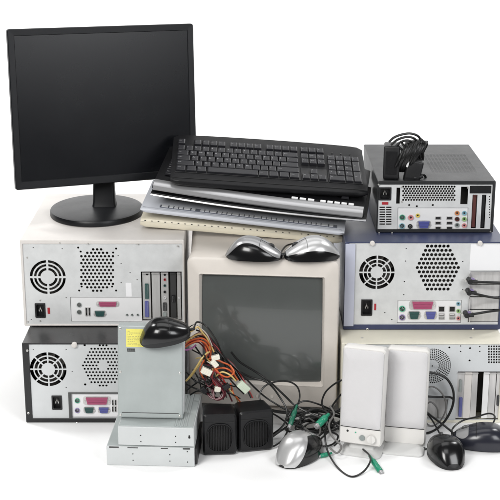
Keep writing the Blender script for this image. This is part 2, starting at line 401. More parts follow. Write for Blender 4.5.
# --- beige tower (upper left)
ZB = 0.0
Fk = Face(0.0, 24, 343, 425, W=.385, zbot=0.0)
Fb = Face(.11, 22, 240, 326, px1=184.5, zbot=Fk.H+.0015)
def beige():
    F = Fb; c = F(47.6, 277.6); u = SP
    H = fan_slots(*c, [(7.6*u, 10.3*u), (11.9*u, 14.4*u), (16*u, 18.8*u)], 4, 2.2*u)
    H = [h for h in H]
    def hx(dx, dy): return abs(dx) <= 16.8 and abs(dx)*.6+abs(dy) <= 23.3
    H += hexgrid(F, 97, 270.5, hx, 3.95, 3.45, .0034)
    for p in ((78, 248), (80.5, 252), (79, 291), (81.5, 287), (116, 249), (113, 253), (112, 287), (116, 291)): H.append(circ(*F(*p), .0028, 8))
    for p in ((33, 248), (62, 249), (66, 298), (121, 264), (130, 273), (121, 283), (137, 280), (31, 320), (118, 256)): H.append(circ(*F(*p), .0014, 8))
    H.append(rectpoly(F, 71, 297.6, 141.5, 322)); H.append(rectpoly(F, 35.3, 303.6, 45, 318))
    H.append(rectpoly(F, 142, 272, 181.5, 321))
    T, P = tower('computer_tower', 'beige computer tower on its side under the black flat monitor', 'computer tower', F, .43, 'beige_paint', 'panel_white',
                 lip=(.006, .004, .004, .010), plate_holes=H)
    y = .003
    fan_rotor(T, *c, .042, y+.004)
    a = F(35.3, 318); b = F(45, 303.6); inlet(T, a[0], a[1], b[0], b[1], y)
    a = F(47.6, 314); b = F(49.6, 308); bm = nb(); box(bm, (a[0], y-.002, a[1]), (b[0], y+.001, b[1]), .0005); link('voltage_switch', bm, 'red', T)
    pp = port_plate(T, F, 71, 297.6, 141.5, 322, y, 'plate_white'); py = y+.0028
    for p, m in (((79, 305.4), 'grey_c'), ((79, 312.6), 'grey_c')): roundport(pp, 'keyboard_port', *F(*p), .0058, m, py)
    for x0, x1 in ((85, 87.4), (88, 90.4)):
        rectport(pp, 'usb_port', *F(x0, 308), *F(x1, 316.5), py, tongue='metal_dark')
    dsub(pp, 'parallel_port', *F(96, 302), *F(119, 307.2), 'plum', py)
    dsub(pp, 'serial_port', *F(93.5, 311), *F(106, 317.2), 'darkteal', py)
    for x in (127, 132, 137.7): roundport(pp, 'audio_jack', *F(x, 315.4), .0026, 'grey_c', py, .4)
    a = F(126, 297); b = F(131.3, 283.4); bm = nb(); box(bm, (a[0], y-.0004, a[1]), (b[0], y, b[1])); link('paper_label', bm, 'sticker_white', T)
    for p in ((40, 300.6), (40.2, 321), (27, 258), (28, 322), (138, 244), (178, 246), (88, 243.5), (60, 242.6)): part_screw(T, *F(*p), y=y-.0008 if p[1] > 246 or p[0] < 0 else -.0002, r=.002)
    yb = y+.003
    def c4(x0, x1, fe, m='steel'):
        a = (F(x0, 297)[0], F(x0, 320)[1]); b = (F(x1, 297)[0], F(x1, 273.5)[1]); return card(T, a[0], a[1], b[0], b[1], m, yb, fe)
    q = lambda x0, y0, x1, y1: (*F(x0, y1), *F(x1, y0))
    c4(142.6, 150.6, [('dv', *q(145.2, 284, 148.4, 299), 'darkteal'), ('dv', *q(145.2, 301.5, 148.4, 317), 'blue'), ('hole', *F(147, 274.6), .0035)])
    c4(152, 160, [])
    c4(161.2, 168.6, [('hole', *F(164.7, 275.4), .003), ('jk', *F(164.7, 280), .003, 'red'), ('jk', *F(164.7, 286), .003, 'darkteal'), ('jk', *F(164.7, 292.3), .003, 'dark'),
                      ('jk', *F(164.7, 298.5), .003, 'white_mark'), ('dv', *q(163.2, 303, 166.4, 311), 'dark'), ('dv', *q(163.2, 312.5, 166.4, 316.5), 'grey_c')])
    c4(170.4, 176, [('dv', *q(171.6, 295.5, 175, 302), 'dark')], 'metal_dark')
    c4(177.2, 180.8, [('jk', *F(179, 298.6), .002, 'white_mark')])
beige()
# --- black tower (lower left)
def black():
    F = Fk; c = F(48, 369.8); u = SP
    H = fan_slots(*c, [(7.0*u, 9.9*u), (11.1*u, 14.1*u), (15.3*u, 18.8*u)], 8, 1.5*u, PI/8*0)
    def el(dx, dy): r = math.hypot(dx/20.5, dy/20.5); return r < 1 and math.hypot(dx, dy) > 5.4
    H += hexgrid(F, 103, 366, el, 3.35, 3.35, .0029, 6)
    for p in ((84.5, 345.6), (85, 385)): H.append(circ(*F(*p), .003, 10))
    for p in ((33, 350), (66, 350), (66, 388), (72, 372), (150, 360)): H.append(circ(*F(*p), .0014, 8))
    H.append(rectpoly(F, 70, 393.4, 165, 418)); H.append(rectpoly(F, 52, 396, 61.6, 410))
    T, P = tower('computer_tower', 'black computer tower on its side at lower left, beneath the beige tower', 'computer tower', F, .42, 'black_paint', 'panel_zinc',
                 lip=(.016, .008, .011, .004), plate_holes=H)
    y = .003; fan_rotor(T, *c, .043, y+.004)
    a = F(52, 410); b = F(61.6, 396); inlet(T, a[0], a[1], b[0], b[1], y)
    bm = nb(); a = F(69.2, 418.6); b = F(71, 392.8); box(bm, (a[0], y-.0022, a[1]), (b[0], y-.0002, b[1])); a2 = F(165, 392.8)
    box(bm, (b[0]+.0001, y-.0022, b[1]-.003), (a2[0], y-.0002, b[1])); link('plate_rim', bm, 'metal_dark', T)
    pp = port_plate(T, F, 70, 393.4, 165, 418, y, 'sticker_white'); py = y+.0028
    roundport(pp, 'mouse_port', *F(77, 401.4), .0062, 'ps2green', py); roundport(pp, 'keyboard_port', *F(77, 411.2), .0062, 'lilac', py)
    dsub(pp, 'parallel_port', *F(82.5, 397.4), *F(111, 405.6), 'plum', py)
    dsub(pp, 'serial_port', *F(83, 407.6), *F(95, 414), 'darkteal', py); dsub(pp, 'video_port', *F(97.5, 407.6), *F(110, 414), 'blue', py)
    for x in (111.6, 114.4):
        for z in (403, 409.5): rectport(pp, 'usb_port', *F(x, z-2.5), *F(x+2.2, z+3), py, tongue='metal_dark')
    for p in ((27.3, 350.5), (28.3, 413)): part_screw(T, *F(*p), y=-.0002, r=.003)
    part_screw(T, *F(77, 423.2), y=-.0002, r=.0035)
    bm = nb(); cc = F(74.4, 344.8); loft(bm, [[(a, yy, b) for a, b in circ(*cc, r, 20)] for r, yy in ((.007, .002), (.007, -.003), (.0055, -.0045), (.002, -.005))]); link('thumb_screw', bm, 'beige_paint', T, smooth=True)
black()
# --- cream tower (lower right)
Fc = Face(0.0, 341, 343, 425, W=.39, zbot=0.0)
Fn = Face(.085, 344, 242, 331, W=.385, zbot=Fc.H+.0015)
def cream():
    F = Fc; H = []
    cc = F(432.5, 366.5)
    for i, r in enumerate([.0170, .0214, .0258, .0302, .0346, .0390, .0434]):
        n = int(2*PI*r/.0050)
        for k in range(n):
            a = 2*PI*(k+.5*(i % 2))/n; H.append(circ(cc[0]+r*math.cos(a), cc[1]+r*math.sin(a), .0019, 6))
    H.append(circ(*cc, .002, 8))
    for i in range(7):
        for j in range(7):
            H.append(rectpoly(F, 488.3+i*2.55, 346+j*2.65, 490+i*2.55, 347.8+j*2.65))
    for p in ((449.6, 348), (470.3, 348.7), (469.8, 361)): H.append(circ(*F(*p), .0026, 10))
    for p in ((460.8, 346.5), (460.8, 352), (480, 347), (480, 352)): H.append(circ(*F(*p), .0018, 8))
    H.append(rectpoly(F, 455.5, 372, 503, 420)); H.append(rectpoly(F, 349, 400, 448, 419))
    T, P = tower('computer_tower', 'cream computer tower on its side at lower right, behind the white speakers', 'computer tower', F, .44, 'cream_paint', 'panel_steel',
                 lip=(.008, .006, .006, .004), plate_holes=H)
    y = .003; fan_rotor(T, *cc, .044, y+.004)
    pp = port_plate(T, F, 349, 400, 448, 419, y)
    for x in (358, 372): roundport(pp, 'keyboard_port', *F(x, 410), .006, 'grey_c', y+.0028)
    dsub(pp, 'parallel_port', *F(385, 404), *F(412, 411), 'plum', y+.0028)
    yb = y+.003; q = lambda x0, y0, x1, y1: (*F(x0, y1), *F(x1, y0))
    def c4(x0, x1, fe, m='steel'):
        a = (F(x0, 396)[0], F(x0, 419)[1]); b = (F(x1, 396)[0], F(x1, 373.5)[1]); return card(T, a[0], a[1], b[0], b[1], m, yb, fe)
    c4(456.2, 464, [('dv', *q(458.6, 398, 462.6, 417), 'blue'), ('dv', *q(459.2, 380, 462, 392), 'grey_c')])
    c4(464.1, 471.2, [], 'beige_paint'); c4(471.4, 477.2, []); c4(482.8, 488.6, [], 'plate_white'); c4(488.8, 495.4, [])
    c4(496, 501, [('dv', *q(496.8, 396, 500, 406), 'dark')])
    for px in (362, 471): # screws on top rim
        bm = nb(); p = az(px, 338, F.H); loops = [[(p.x-F.x0+r*math.cos(2*PI*k/14), p.y+r*math.sin(2*PI*k/14), F.H+h) for k in range(14)] for r, h in ((.0035, -.0005), (.0035, .0006), (.0015, .0012))]
        loft(bm, loops); link('screw', bm, 'screw', T, smooth=True)
cream()
# --- navy tower (upper right)
def navy():
    F = Fn; c = F(377, 272.8); u = SP
    H = fan_slots(*c, [(6.6*u, 9.4*u), (10.5*u, 13.6*u), (14.7*u, 18.3*u)], 8, 1.4*u)
    def hx(dx, dy): return abs(dy) <= 21.6 and abs(dx) + abs(dy)*.5 <= 21.3
    H += hexgrid(F, 438, 268, hx, 4.1, 4.3, .0042, 8)
    for p in ((406.4, 249), (405.6, 261.5), (404.5, 282), (404, 295), (385, 313), (392, 320), (463, 262), (463, 290)): H.append(circ(*F(*p), .0016, 8))
    H.append(rectpoly(F, 397, 300.6, 462, 323.5)); H.append(rectpoly(F, 361, 299.8, 372.6, 316)); H.append(rectpoly(F, 468, 272, 503, 322.5))
    T, P = tower('computer_tower', 'navy blue computer tower on its side, directly under the small charcoal desktop', 'computer tower', F, .43, 'navy_paint', 'panel_white',
                 lip=(.010, .006, .0125, .003), plate_holes=H)
    y = .003; fan_rotor(T, *c, .043, y+.004)
    bm = nb(); a = F(345, 326); b = F(355.5, 243.6); box(bm, (.0012, -.0022, a[1]), (b[0], -.0002, b[1]), .0008); link('side_strip', bm, 'lav_paint', T)
    a = F(361, 316); b = F(372.6, 299.8); inlet(T, a[0], a[1], b[0], b[1], y)
    a = F(374.2, 310.4); b = F(376.2, 304); bm = nb(); box(bm, (a[0], y-.002, a[1]), (b[0], y+.001, b[1]), .0005); link('voltage_switch', bm, 'red', T)
    pp = port_plate(T, F, 397, 300.6, 462, 323.5, y, 'plate_white'); py = y+.0028
    roundport(pp, 'mouse_port', *F(402.4, 309.4), .0075, 'ps2green', py); roundport(pp, 'keyboard_port', *F(402.4, 318), .0075, 'lilac', py)
    dsub(pp, 'parallel_port', *F(409.5, 301.4), *F(436, 310.2), 'plum', py)
    dsub(pp, 'serial_port', *F(408, 311.6), *F(420.6, 320), 'darkteal', py); dsub(pp, 'video_port', *F(424.6, 311.6), *F(437, 320), 'blue', py)
    for x in (439, 449.6):
        rectport(pp, 'network_port' if x > 440 else 'usb_port', *F(x, 307), *F(x+5.6, 312.4), py, tongue=None)
        rectport(pp, 'usb_port', *F(x, 314), *F(x+5.6, 316.6), py); rectport(pp, 'usb_port', *F(x, 317.4), *F(x+5.6, 320), py)
    for z, m in ((304.4, 'skyblue'), (311.6, 'lime'), (319, 'pink')): roundport(pp, 'audio_jack', *F(458.6, z), .0048, m, py, .4)
    a = F(469.6, 270.4); b = F(505, 244.6); bm = nb(); box(bm, (a[0], y-.0006, a[1]), (b[0], y-.0001, b[1])); link('paper_label', bm, 'sticker_white', T)
    yb = y+.003; q = lambda x0, y0, x1, y1: (*F(x0, y1), *F(x1, y0))
    for i, z in enumerate((278.6, 291.2, 303.8, 316.4)): # horizontal brackets
        a = F(468.6, z+5.9); b = F(502.5, z-5.9); bm = nb(); box(bm, (a[0], yb-.001, a[1]), (b[0], yb, b[1]), .0004, 1)
        box(bm, (a[0]+.0005, yb-.009, a[1]+.002), (a[0]+.0025, yb-.0011, b[1]-.002)); link('expansion_card', bm, 'steel', T)
    for px in (372.3, 480):
        bm = nb(); cc = F(px, 243.2); loft(bm, [[(a, yy, b) for a, b in circ(*cc, r, 20)] for r, yy in ((.006, .002), (.006, -.003), (.0048, -.0045), (.002, -.005))]); link('thumb_screw', bm, 'beige_paint', T, smooth=True)
    for p in ((367.4, 329), (473, 329)): part_screw(T, *F(*p), y=-.0002, r=.003)
navy()
# --- small dark desktop computer (top right)
Fd = Face(.16, 377, 181, 234.5, px1=494.5, zbot=Fn.z0+Fn.H+.0015)
def desktop():
    F = Fd; H = []
    H.append(rectpoly(F, 378.6, 187.5, 391.6, 200.5))
    for j in range(8): H.append(rectpoly(F, 379.6, 207+j*2.4, 385.2, 208.3+j*2.4)); H.append(rectpoly(F, 386.2, 207+j*2.4, 391.6, 208.3+j*2.4))
    def rc(dx, dy): return abs(dx) <= 26.6 and abs(dy) <= 8.7
    H += hexgrid(F, 429, 193.6, rc, 2.7, 2.2, .0029, 6)
    H.append(rectpoly(F, 396.2, 188, 400.4, 204)); H.append(rectpoly(F, 460.4, 187, 468.6, 204.6))
    H.append(rectpoly(F, 397, 208, 468.6, 230.6)); H.append(rectpoly(F, 471, 195, 477.8, 228.6)); H.append(rectpoly(F, 480.4, 195, 486.6, 228.6))
    for j in range(9): H.append(circ(*F(489.8, 197+j*2.6), .0017, 8))
    for p in ((409.4, 205.4), (433, 205.4), (417, 206.6)): H.append(circ(*F(*p), .0028, 8))
    T, P = tower('desktop_computer', 'small charcoal desktop computer on the navy tower at top right', 'desktop computer', F, .40, 'dark_grey_paint', 'panel_white',
                 lip=(.003, .007, .008, .009), plate_holes=H)
    y = .003
    a = F(378.6, 200.5); b = F(391.6, 187.5); inlet(T, a[0], a[1], b[0], b[1], y)
    a = F(382, 204.8); b = F(388.4, 202.4); bm = nb(); box(bm, (a[0], y-.0014, a[1]), (b[0], y, b[1])); link('voltage_switch', bm, 'red', T)
    bm = nb(); a = F(469.8, 193.6); b = F(491.6, 186); box(bm, (a[0], y-.0016, a[1]), (b[0], y-.0002, b[1]), .0004); link('cover_plate', bm, 'black_paint', T)
    pp = port_plate(T, F, 397, 208, 468.6, 230.6, y, 'plate_white'); py = y+.0028
    for x, z, m in ((402.5, 217.8, 'ps2green'), (402.2, 226.4, 'skyblue')): roundport(pp, 'keyboard_port', *F(x, z), .0068, m, py)
    roundport(pp, 'audio_jack', *F(411, 218), .0066, 'pink', py, .4); roundport(pp, 'video_port', *F(410.4, 226.8), .0056, 'dark', py)
    roundport(pp, 'audio_jack', *F(418, 216), .0048, 'yellow_c', py, .4)
    dsub(pp, 'video_port', *F(417, 221), *F(431, 229), 'blue', py)
    for x in (435.6, 447):
        for z in (217, 222, 227): rectport(pp, 'usb_port', *F(x, z), *F(x+5.4, z+3), py, tongue='metal_dark')
    for x, z, m in ((457.4, 213.6, 'orange'), (457.4, 219.6, 'brown'), (457.4, 225.6, 'grey_c'), (464.6, 213.6, 'skyblue'), (464.6, 219.6, 'lime'), (464.6, 226, 'pink')):
        roundport(pp, 'audio_jack', *F(x, z), .0056, m, py, .4)
    for x0, x1, m in ((471.6, 477.2, 'brown'), (481, 486, 'dark')):
        a = F(x0, 228); b = F(x1, 196); card(T, a[0], a[1], b[0], b[1], m, y+.006)
    for p in ((378.6, 184.6), (379, 232.8), (392, 232.8), (402, 187.5), (402, 202), (490.4, 231.6), (468, 188)): part_screw(T, *F(*p), y=-.0002 if p[1] > 231 or p[1] < 186 else y-.0006, r=.0022)
    # vented field on the lid
    bm = nb()
    for i in range(13):
        for j in range(24):
            x = F.W*(.50+.031*i); yy = .09+.0085*j
            box(bm, (x, yy, F.H-.0003), (x+.0062, yy+.0018, F.H+.0003))
    link('lid_vent', bm, 'black_paint', T)
desktop()

# ------------------------------------------------------------------ CRT monitor
def crt():
    zc = .0
    A = ay(186.5, 255, .045); B = ay(339.5, 262.5, .012)
    W = (B-A).length; yaw = math.atan2(B.y-A.y, B.x-A.x)
    H = (A.z+B.z)/2-.030
    mw = Matrix.Translation(((A.x+B.x)/2, (A.y+B.y)/2, .030)) @ Matrix.Rotation(yaw, 4, 'Z')
    T = thing('crt_monitor', 'beige tube monitor with dark grey screen between the tower stacks', 'monitor', mw=mw)
    bm = nb(); w = W/2
    def L(x0, z0, x1, z1, r, y, n=6): return [(p[0], y, p[1]) for p in rrect(x0, z0, x1, z1, r, n)]
    sx0, sx1, sz0, sz1 = -w+.032, w-.036, .062, H-.044
    loops = [L(sx0+.004, sz0+.004, sx1-.004, sz1-.004, .004, .016), L(sx0, sz0, sx1, sz1, .004, .002), L(sx0-.003, sz0-.003, sx1+.003, sz1+.003, .005, -.002),
             L(sx0-.007, sz0-.007, sx1+.007, sz1+.007, .008, 0), L(-w+.008, .008, w-.008, H-.008, .014, 0), L(-w+.002, .002, w-.002, H-.002, .016, .004),
             L(-w, 0, w, H, .018, .012), L(-w, 0, w, H, .018, .055), L(-w+.002, .003, w-.006, H-.0005, .018, .060), L(-w-.022, .004, w-.03, H+.003, .012, .27),
             L(-w-.012, .02, w-.065, H-.01, .03, .34), L(-w+.09, .05, w-.10, H-.09, .04, .385), L(-w+.10, .06, w-.11, H-.10, .04, .40)]
    loft(bm, loops, cap0=False, cap1=True)
    link('housing', bm, 'crt_plastic', T, smooth=True)
    bm = nb(); N = 20; g = []
    for j in range(N+1):
        row = []
        for i in range(N+1):
            u = i/N*2-1; v = j/N*2-1
            row.append(bm.verts.new((sx0+.003+(sx1-sx0-.006)*i/N, .003+.009*(u*u+v*v)/1.6, sz0+.003+(sz1-sz0-.006)*j/N)))
        g.append(row)
    for j in range(N):
        for i in range(N): bm.faces.new((g[j][i], g[j][i+1], g[j+1][i+1], g[j+1][i]))
    link('screen', bm, 'crt_glass', T, smooth=True)
    bm = nb()
    for k in range(5): cyl(bm, (-.03+k*.018, -.002, .028), (-.03+k*.018, .002, .028), .004, 16)
    link('control_buttons', bm, 'crt_plastic', T, smooth=True)
    bm = nb(); lo = []
    for r, z in ((.12, -.030), (.125, -.027), (.125, -.02), (.09, -.010), (.06, -.004), (.06, .004)):
        lo.append([(r*math.cos(2*PI*k/40), .15+r*.9*math.sin(2*PI*k/40), z) for k in range(40)])
    loft(bm, lo); link('stand', bm, 'crt_plastic', T, smooth=True)
    return mw, H
CRTM, CRTH = crt()
CRTZ = .030+CRTH

# ------------------------------------------------------------------ flat monitor
def lcd():
    zt = Fb.z0+Fb.H
    base = az(97, 213, zt); T = thing('flat_monitor', 'black flat-panel monitor with its blank screen, standing on the beige tower', 'monitor', (base.x, base.y, zt))
    bm = nb(); lo = []
    for q, z in ((.97, .0005), (1, .002), (1, .011), (.985, .0145), (.93, .0165), (.4, .019), (.2, .0195)):
        lo.append([(.120*q*math.cos(2*PI*k/56), .135*q*math.sin(2*PI*k/56), z) for k in range(56)])
    loft(bm, lo); link('base', bm, 'lcd_plastic', T, smooth=True)
    c = Vector((-.357, .30, .524)); mw = Matrix.Translation(c-T.location) @ Euler((0, 0, .40)).to_matrix().to_4x4() @ Euler((-.098, 0, 0)).to_matrix().to_4x4() @ Euler((0, .022, 0)).to_matrix().to_4x4()
    w = .2385; h = .392
    def L(x0, z0, x1, z1, r, y): return [(p[0], y, p[1]) for p in rrect(x0, z0, x1, z1, r, 4)]
    bz = .0155; bb = .019
    bm = nb()
    loft(bm, [L(-w+bz+.002, bb+.002, w-bz-.002, h-bz-.002, .001, .004), L(-w+bz, bb, w-bz, h-bz, .001, .0003), L(-w+.002, .002, w-.002, h-.002, .004, -.0002), L(-w, 0, w, h, .006, .002), L(-w, 0, w, h, .006, .014),
              L(-w+.004, .004, w-.004, h-.004, .006, .018)], cap0=False, cap1=True)
    link('bezel', bm, 'lcd_plastic', T, smooth=True, mw=mw)
    bm = nb(); box(bm, (-w+bz+.001, .0025, bb+.001), (w-bz-.001, .006, h-bz-.001)); link('screen', bm, 'lcd_screen', T, mw=mw)
    bm = nb(); loft(bm, [L(-w+.004, .004, w-.004, h-.004, .006, .0181), L(-w+.03, .03, w-.03, h-.03, .012, .034), L(-w+.07, .06, w-.07, h-.07, .02, .052)])
    link('back_cover', bm, 'lcd_plastic', T, smooth=True, mw=mw)
    bm = nb(); box(bm, (w-.052, -.001, .006), (w-.04, .0, .009), .0003)
    for k in range(4): box(bm, (w-.11+k*.013, -.001, .007), (w-.103+k*.013, 0, .0088), .0003)
    link('buttons', bm, 'metal_dark', T, mw=mw)
    # neck
    nx = ay(105, 200, base.y+.02).x-base.x
    bm = nb()
    lo = []
    for z, hw, y0, y1 in ((.014, .032, -.012, .03), (.03, .029, -.008, .026), (.10, .027, .0, .025), (.20, .027, .0, .028), (.26, .03, -.004, .02)):
        lo.append([(nx+p[0], (y0+y1)/2+p[1], z) for p in rrect(-hw, -(y1-y0)/2, hw, (y1-y0)/2, .008, 4)])
    loft(bm, lo); link('neck', bm, 'lcd_plastic', T, smooth=True)
lcd()

# ------------------------------------------------------------------ keyboards
def glyph_cache():
    cache = {}
    def g(ch):
        if ch not in cache:
            cu = bpy.data.curves.new('glyph', 'FONT'); cu.body = ch; cu.size = 1; cu.resolution_u = 1
            o = bpy.data.objects.new('glyph', cu); COL.objects.link(o)
            dg = bpy.context.evaluated_depsgraph_get(); me = o.evaluated_get(dg).to_mesh()
            vs = [v.co.copy() for v in me.vertices]; fs = [list(p.vertices) for p in me.polygons]
            o.evaluated_get(dg).to_mesh_clear(); bpy.data.objects.remove(o); bpy.data.curves.remove(cu)
            cache[ch] = (vs, fs)
        return cache[ch]
    return g
G = glyph_cache()
def text_into(bm, s, x, y, z, size, mi, T=None):
    vs, fs = G(s); bv = [bm.verts.new((T or Matrix()) @ Vector((x+v.x*size, y+v.y*size, z))) for v in vs]
    for f in fs:
        try: bm.faces.new([bv[i] for i in f]).material_index = mi
        except Exception: pass
def kframe(Lp, Rp, pitch):
    e1 = (Rp-Lp).normalized(); h = Vector((-e1.y, e1.x, 0)).normalized()
    up = e1.cross(h).normalized()
    e2 = (h*math.cos(pitch)+up*math.sin(pitch)).normalized(); e3 = e1.cross(e2)
    return Matrix.Translation(Lp) @ Matrix((e1, e2, e3)).transposed().to_4x4(), (Rp-Lp).length
def kb_body(W, D, t0, t1, bulge, edge=.004, hump=0., x0=0., ends=.0):
    bm = nb(); loops = []; N = 36
    for i in range(N+1):
        u = i/N; x = x0+W*u; q = 1-(2*u-1)**2
        yf = -bulge*q + ends*(abs(2*u-1)**14)
        e = .5*edge if i in (0, N) else 0
        yb = D+hump*q-ends*(abs(2*u-1)**14)
        xx = x
        loops.append([(xx, yf+edge*.4+e, 0+e), (xx, yf+e, edge*.6+e), (xx, yf+e, t0-edge-e), (xx, yf+edge*.35+e, t0-edge*.3-e), (xx, yf+edge+e, t0-e), (xx, yb-edge-e, t1-e), (xx, yb-e, t1-edge-e), (xx, yb-e, e)])
    loft(bm, loops)
    return bm
ROWS = None
def key(bm, x, y, w, d, zb, h, pitch_t, taper=.0030, dish=.0006):
    a = [(x, y, zb), (x+w, y, zb), (x+w, y+d, zb), (x, y+d, zb)]
    zt = zb+h
    b = [(x+taper, y+taper*.6, zt-.0006), (x+w-taper, y+taper*.6, zt-.0006), (x+w-taper, y+d-taper*1.2, zt+.0003), (x+taper, y+d-taper*1.2, zt+.0003)]
    m = [(p[0]*.75+q[0]*.25-(.0 if i in (0, 3) else .0), p[1]*.75+q[1]*.25, zb+h*.8) for i, (p, q) in enumerate(zip(a, b))]
    loft(bm, [a, m, b])
def full_layout(u):
    "list of (x,y,w,d,legend) for a 104-key board, unit u, origin at lower left key"
    K = []
    def row(y, items, x=0.):
        for it in items:
            if isinstance(it, (int, float)): x += it; continue
            s, w = it if isinstance(it, tuple) else (it, 1.)
            K.append((x*u, y*u*1.2, (w-.10)*u, 1.08*u, s)); x += w
    row(0, [('Ctrl', 1.25), ('', 1.25), ('Alt', 1.25), ('', 6.25), ('Alt', 1.25), ('', 1.25), ('', 1.25), ('Ctrl', 1.25), .3, '<', 'v', '>', .3, ('0', 2), '.'])
    row(1, [('Shift', 2.25)]+list('ZXCVBNM,./')+[('Shift', 2.75), 1.3, '^', 1.3]+list('123'))
    row(2, [('Caps', 1.75)]+list("ASDFGHJKL;'")+[('Enter', 2.25), 3.6]+list('456'))
    row(3, [('Tab', 1.5)]+list('QWERTYUIOP[]')+[('\\', 1.5), .3, 'Del', 'End', 'Pg', .3]+list('789'))
    row(4, list('`1234567890-=')+[('Back', 2), .3, 'Ins', 'Hm', 'Pg', .3, 'Num', '/', '*', '-'])
    row(5.3, ['Esc', 1, 'F1', 'F2', 'F3', 'F4', .5, 'F5', 'F6', 'F7', 'F8', .5, 'F9', 'F10', 'F11', 'F12', .3, 'Pr', 'Sc', 'Br'])
    K.append((22*u+0-.4*u+.0, 2*u, .93*u, 1.93*u, '+')); K.append((21.6*u, 0, .90*u, 2.28*u, 'En'))
    # move the plus key next to the 9
    out = []
    for k in K:
        if k[4] == '+': k = (21.6*u, 2.4*u, .90*u, 2.28*u, '+')
        out.append(k)
    return out
def add_keys(T, u, ox, oy, zf, slope, h, m, ml, legends=True, only=None, cap=100):
    K = full_layout(u)
    if only: K = [k for k in K if only(k)]
    K.sort(key=lambda k: -k[2]*k[3])
    rest = nb(); nrest = 0
    for i, (x, y, w, d, s) in enumerate(K):
        bm = nb() if i < cap else rest
        z = zf+slope*(oy+y)
        n0 = len(bm.verts)
        key(bm, ox+x, oy+y, w, d, z, h, 0)
        if legends and s:
            sz = u*.42 if len(s) == 1 else u*.24
            text_into(bm, s, ox+x+.0032, oy+y+d*.42, z+h+.0004, sz, 1)
        bm.verts.ensure_lookup_table()
        for v in list(bm.verts)[n0:]:
            v.co.z += slope*(v.co.y-(oy+y))
        if i < cap: link('key', bm, [m, ml], T)
        else: nrest += 1
    if nrest:
        o = link('key_group', rest, [m, ml], T); o['kind'] = 'stuff'
    else: rest.free()
KG = 'keyboards stacked on the monitor and towers'
def keyboards():
    # 1 black, on top
    base = Matrix.Translation((.046, .15, .556)) @ Euler((0, 0, .009)).to_matrix().to_4x4() @ Euler((.275, 0, 0)).to_matrix().to_4x4() @ Euler((0, .08, 0)).to_matrix().to_4x4()
    mw = base @ Matrix.Translation((-.239, 0, -.016))
    T = thing('keyboard', 'black keyboard with raised black keys, topmost of the keyboard stack', 'keyboard', group=KG, mw=mw)
    W = .482; D = .226
    bm = kb_body(W, D, .014, .020, .004, .005, .006, ends=.008)
    link('body', bm, 'kb_black', T, smooth=True)
    u = (W-.024)/22.6; oy = .040
    sl = .006/D
    bm = nb()
    for x0, x1 in ((0, 15), (15.3, 18.3), (18.6, 22.6)):
        y1 = 7.55 if x0 < 18 else 6.0
        box(bm, (.010+x0*u, oy-.002, .0150), (.014+x1*u, oy+y1*u*1.0+.001, .0166), .0006, 1)
    link('key_well', bm, 'dark', T)
    K = add_keys(T, u, .012, oy, .0135, sl, .0085, 'key_black', 'key_legend')
    bm = nb(); 
    for k in range(3): cyl(bm, (.012+(19.3+k*1.1)*u, oy+6.85*u, .0194), (.012+(19.3+k*1.1)*u, oy+6.85*u, .0208), .0016, 10)
    link('indicator_lights', bm, 'metal_dark', T)
    bm = nb(); box(bm, (.004, .012, .0146), (W-.004, .0135, .0155)); link('seam', bm, 'hole', T)
    # 2 black with silver palm rest
    A = ay(152, 189.5, .17); B = ay(363.5, 218, .105)
    mw, W = kframe(A, B, .17)
    T = thing('keyboard', 'black keyboard with wide silver palm rest and white buttons, second from top', 'keyboard', group=KG, mw=mw)
    bm = kb_body(W, .235, .014, .026, .010, .004, .0, ends=.0)
    link('body', bm, 'kb_black', T, smooth=True)
    bm = nb(); lo = []; N = 40
    for i in range(N+1):
        uu = i/N; x = .003+(W-.006)*uu; q = 1-(2*uu-1)**2; yf = -.010*q
        lo.append([(x, yf-.0035, .0015), (x, yf-.0055, .005), (x, yf-.004, .0135), (x, yf+.002, .0180), (x, yf+.011, .0195), (x, yf+.021, .0196), (x, yf+.021, .012), (x, yf+.002, .002)])
    loft(bm, lo); link('palm_rest', bm, 'silver_satin', T, smooth=True)
    for x0, x1, n in ((.655, .77, 3), (.79, .955, 5)):
        for k in range(n):
            a = W*(x0+(x1-x0)*k/n); b = W*(x0+(x1-x0)*(k+.78)/n); bm = nb()
            xm = (a+b)/2/W; q = 1-(2*xm-1)**2
            box(bm, (a, -.010*q+.0265, .0165), (b, -.010*q+.0350, .0200), .0012, 2); link('media_button', bm, 'white_mark', T)
    bm = nb()
    for k in range(16):
        a = W*(.40+.0145*k); q = 1-(2*a/W-1)**2; box(bm, (a, -.010*q+.026, .0158), (a+.0035+.002*(k % 3 == 0), -.010*q+.0275, .0162))
    link('printed_lettering', bm, 'legend', T)
    add_keys(T, u, .02, .052, .0165, .05, .006, 'key_black', 'legend', only=lambda k: k[0] < 2.2*u or k[0] > 21*u, legends=True)
    # 3 black, thin silver front edge, bowed front
    A = ay(150.5, 195.5, .17); B = ay(366, 222, .10)
    mw, W = kframe(A, B, .10)
    T = thing('keyboard', 'black keyboard edged with a thin curved silver strip, middle of the keyboard stack', 'keyboard', group=KG, mw=mw)
    bm = kb_body(W, .20, .009, .018, .016, .003, .0)
    link('body', bm, 'kb_black', T, smooth=True)
    bm = nb(); lo = []
    for i in range(N+1):
        uu = i/N; x = .001+(W-.002)*uu; q = 1-(2*uu-1)**2; yf = -.016*q
        lo.append([(x, yf-.002, .001), (x, yf-.0035, .003), (x, yf-.002, .0055), (x, yf+.003, .006), (x, yf+.003, .001)])
    loft(bm, lo); link('silver_edge', bm, 'silver_satin', T, smooth=True)
    # 4 pale blue-grey
    A = ay(139.8, 212, .175); B = ay(344, 236, .125)
    mw, W = kframe(A, B, .10)
    T = thing('keyboard', 'pale blue-grey keyboard lying on the cream one, second from the bottom', 'keyboard', group=KG, mw=mw)
    bm = kb_body(W, .185, .011, .022, .0, .005)
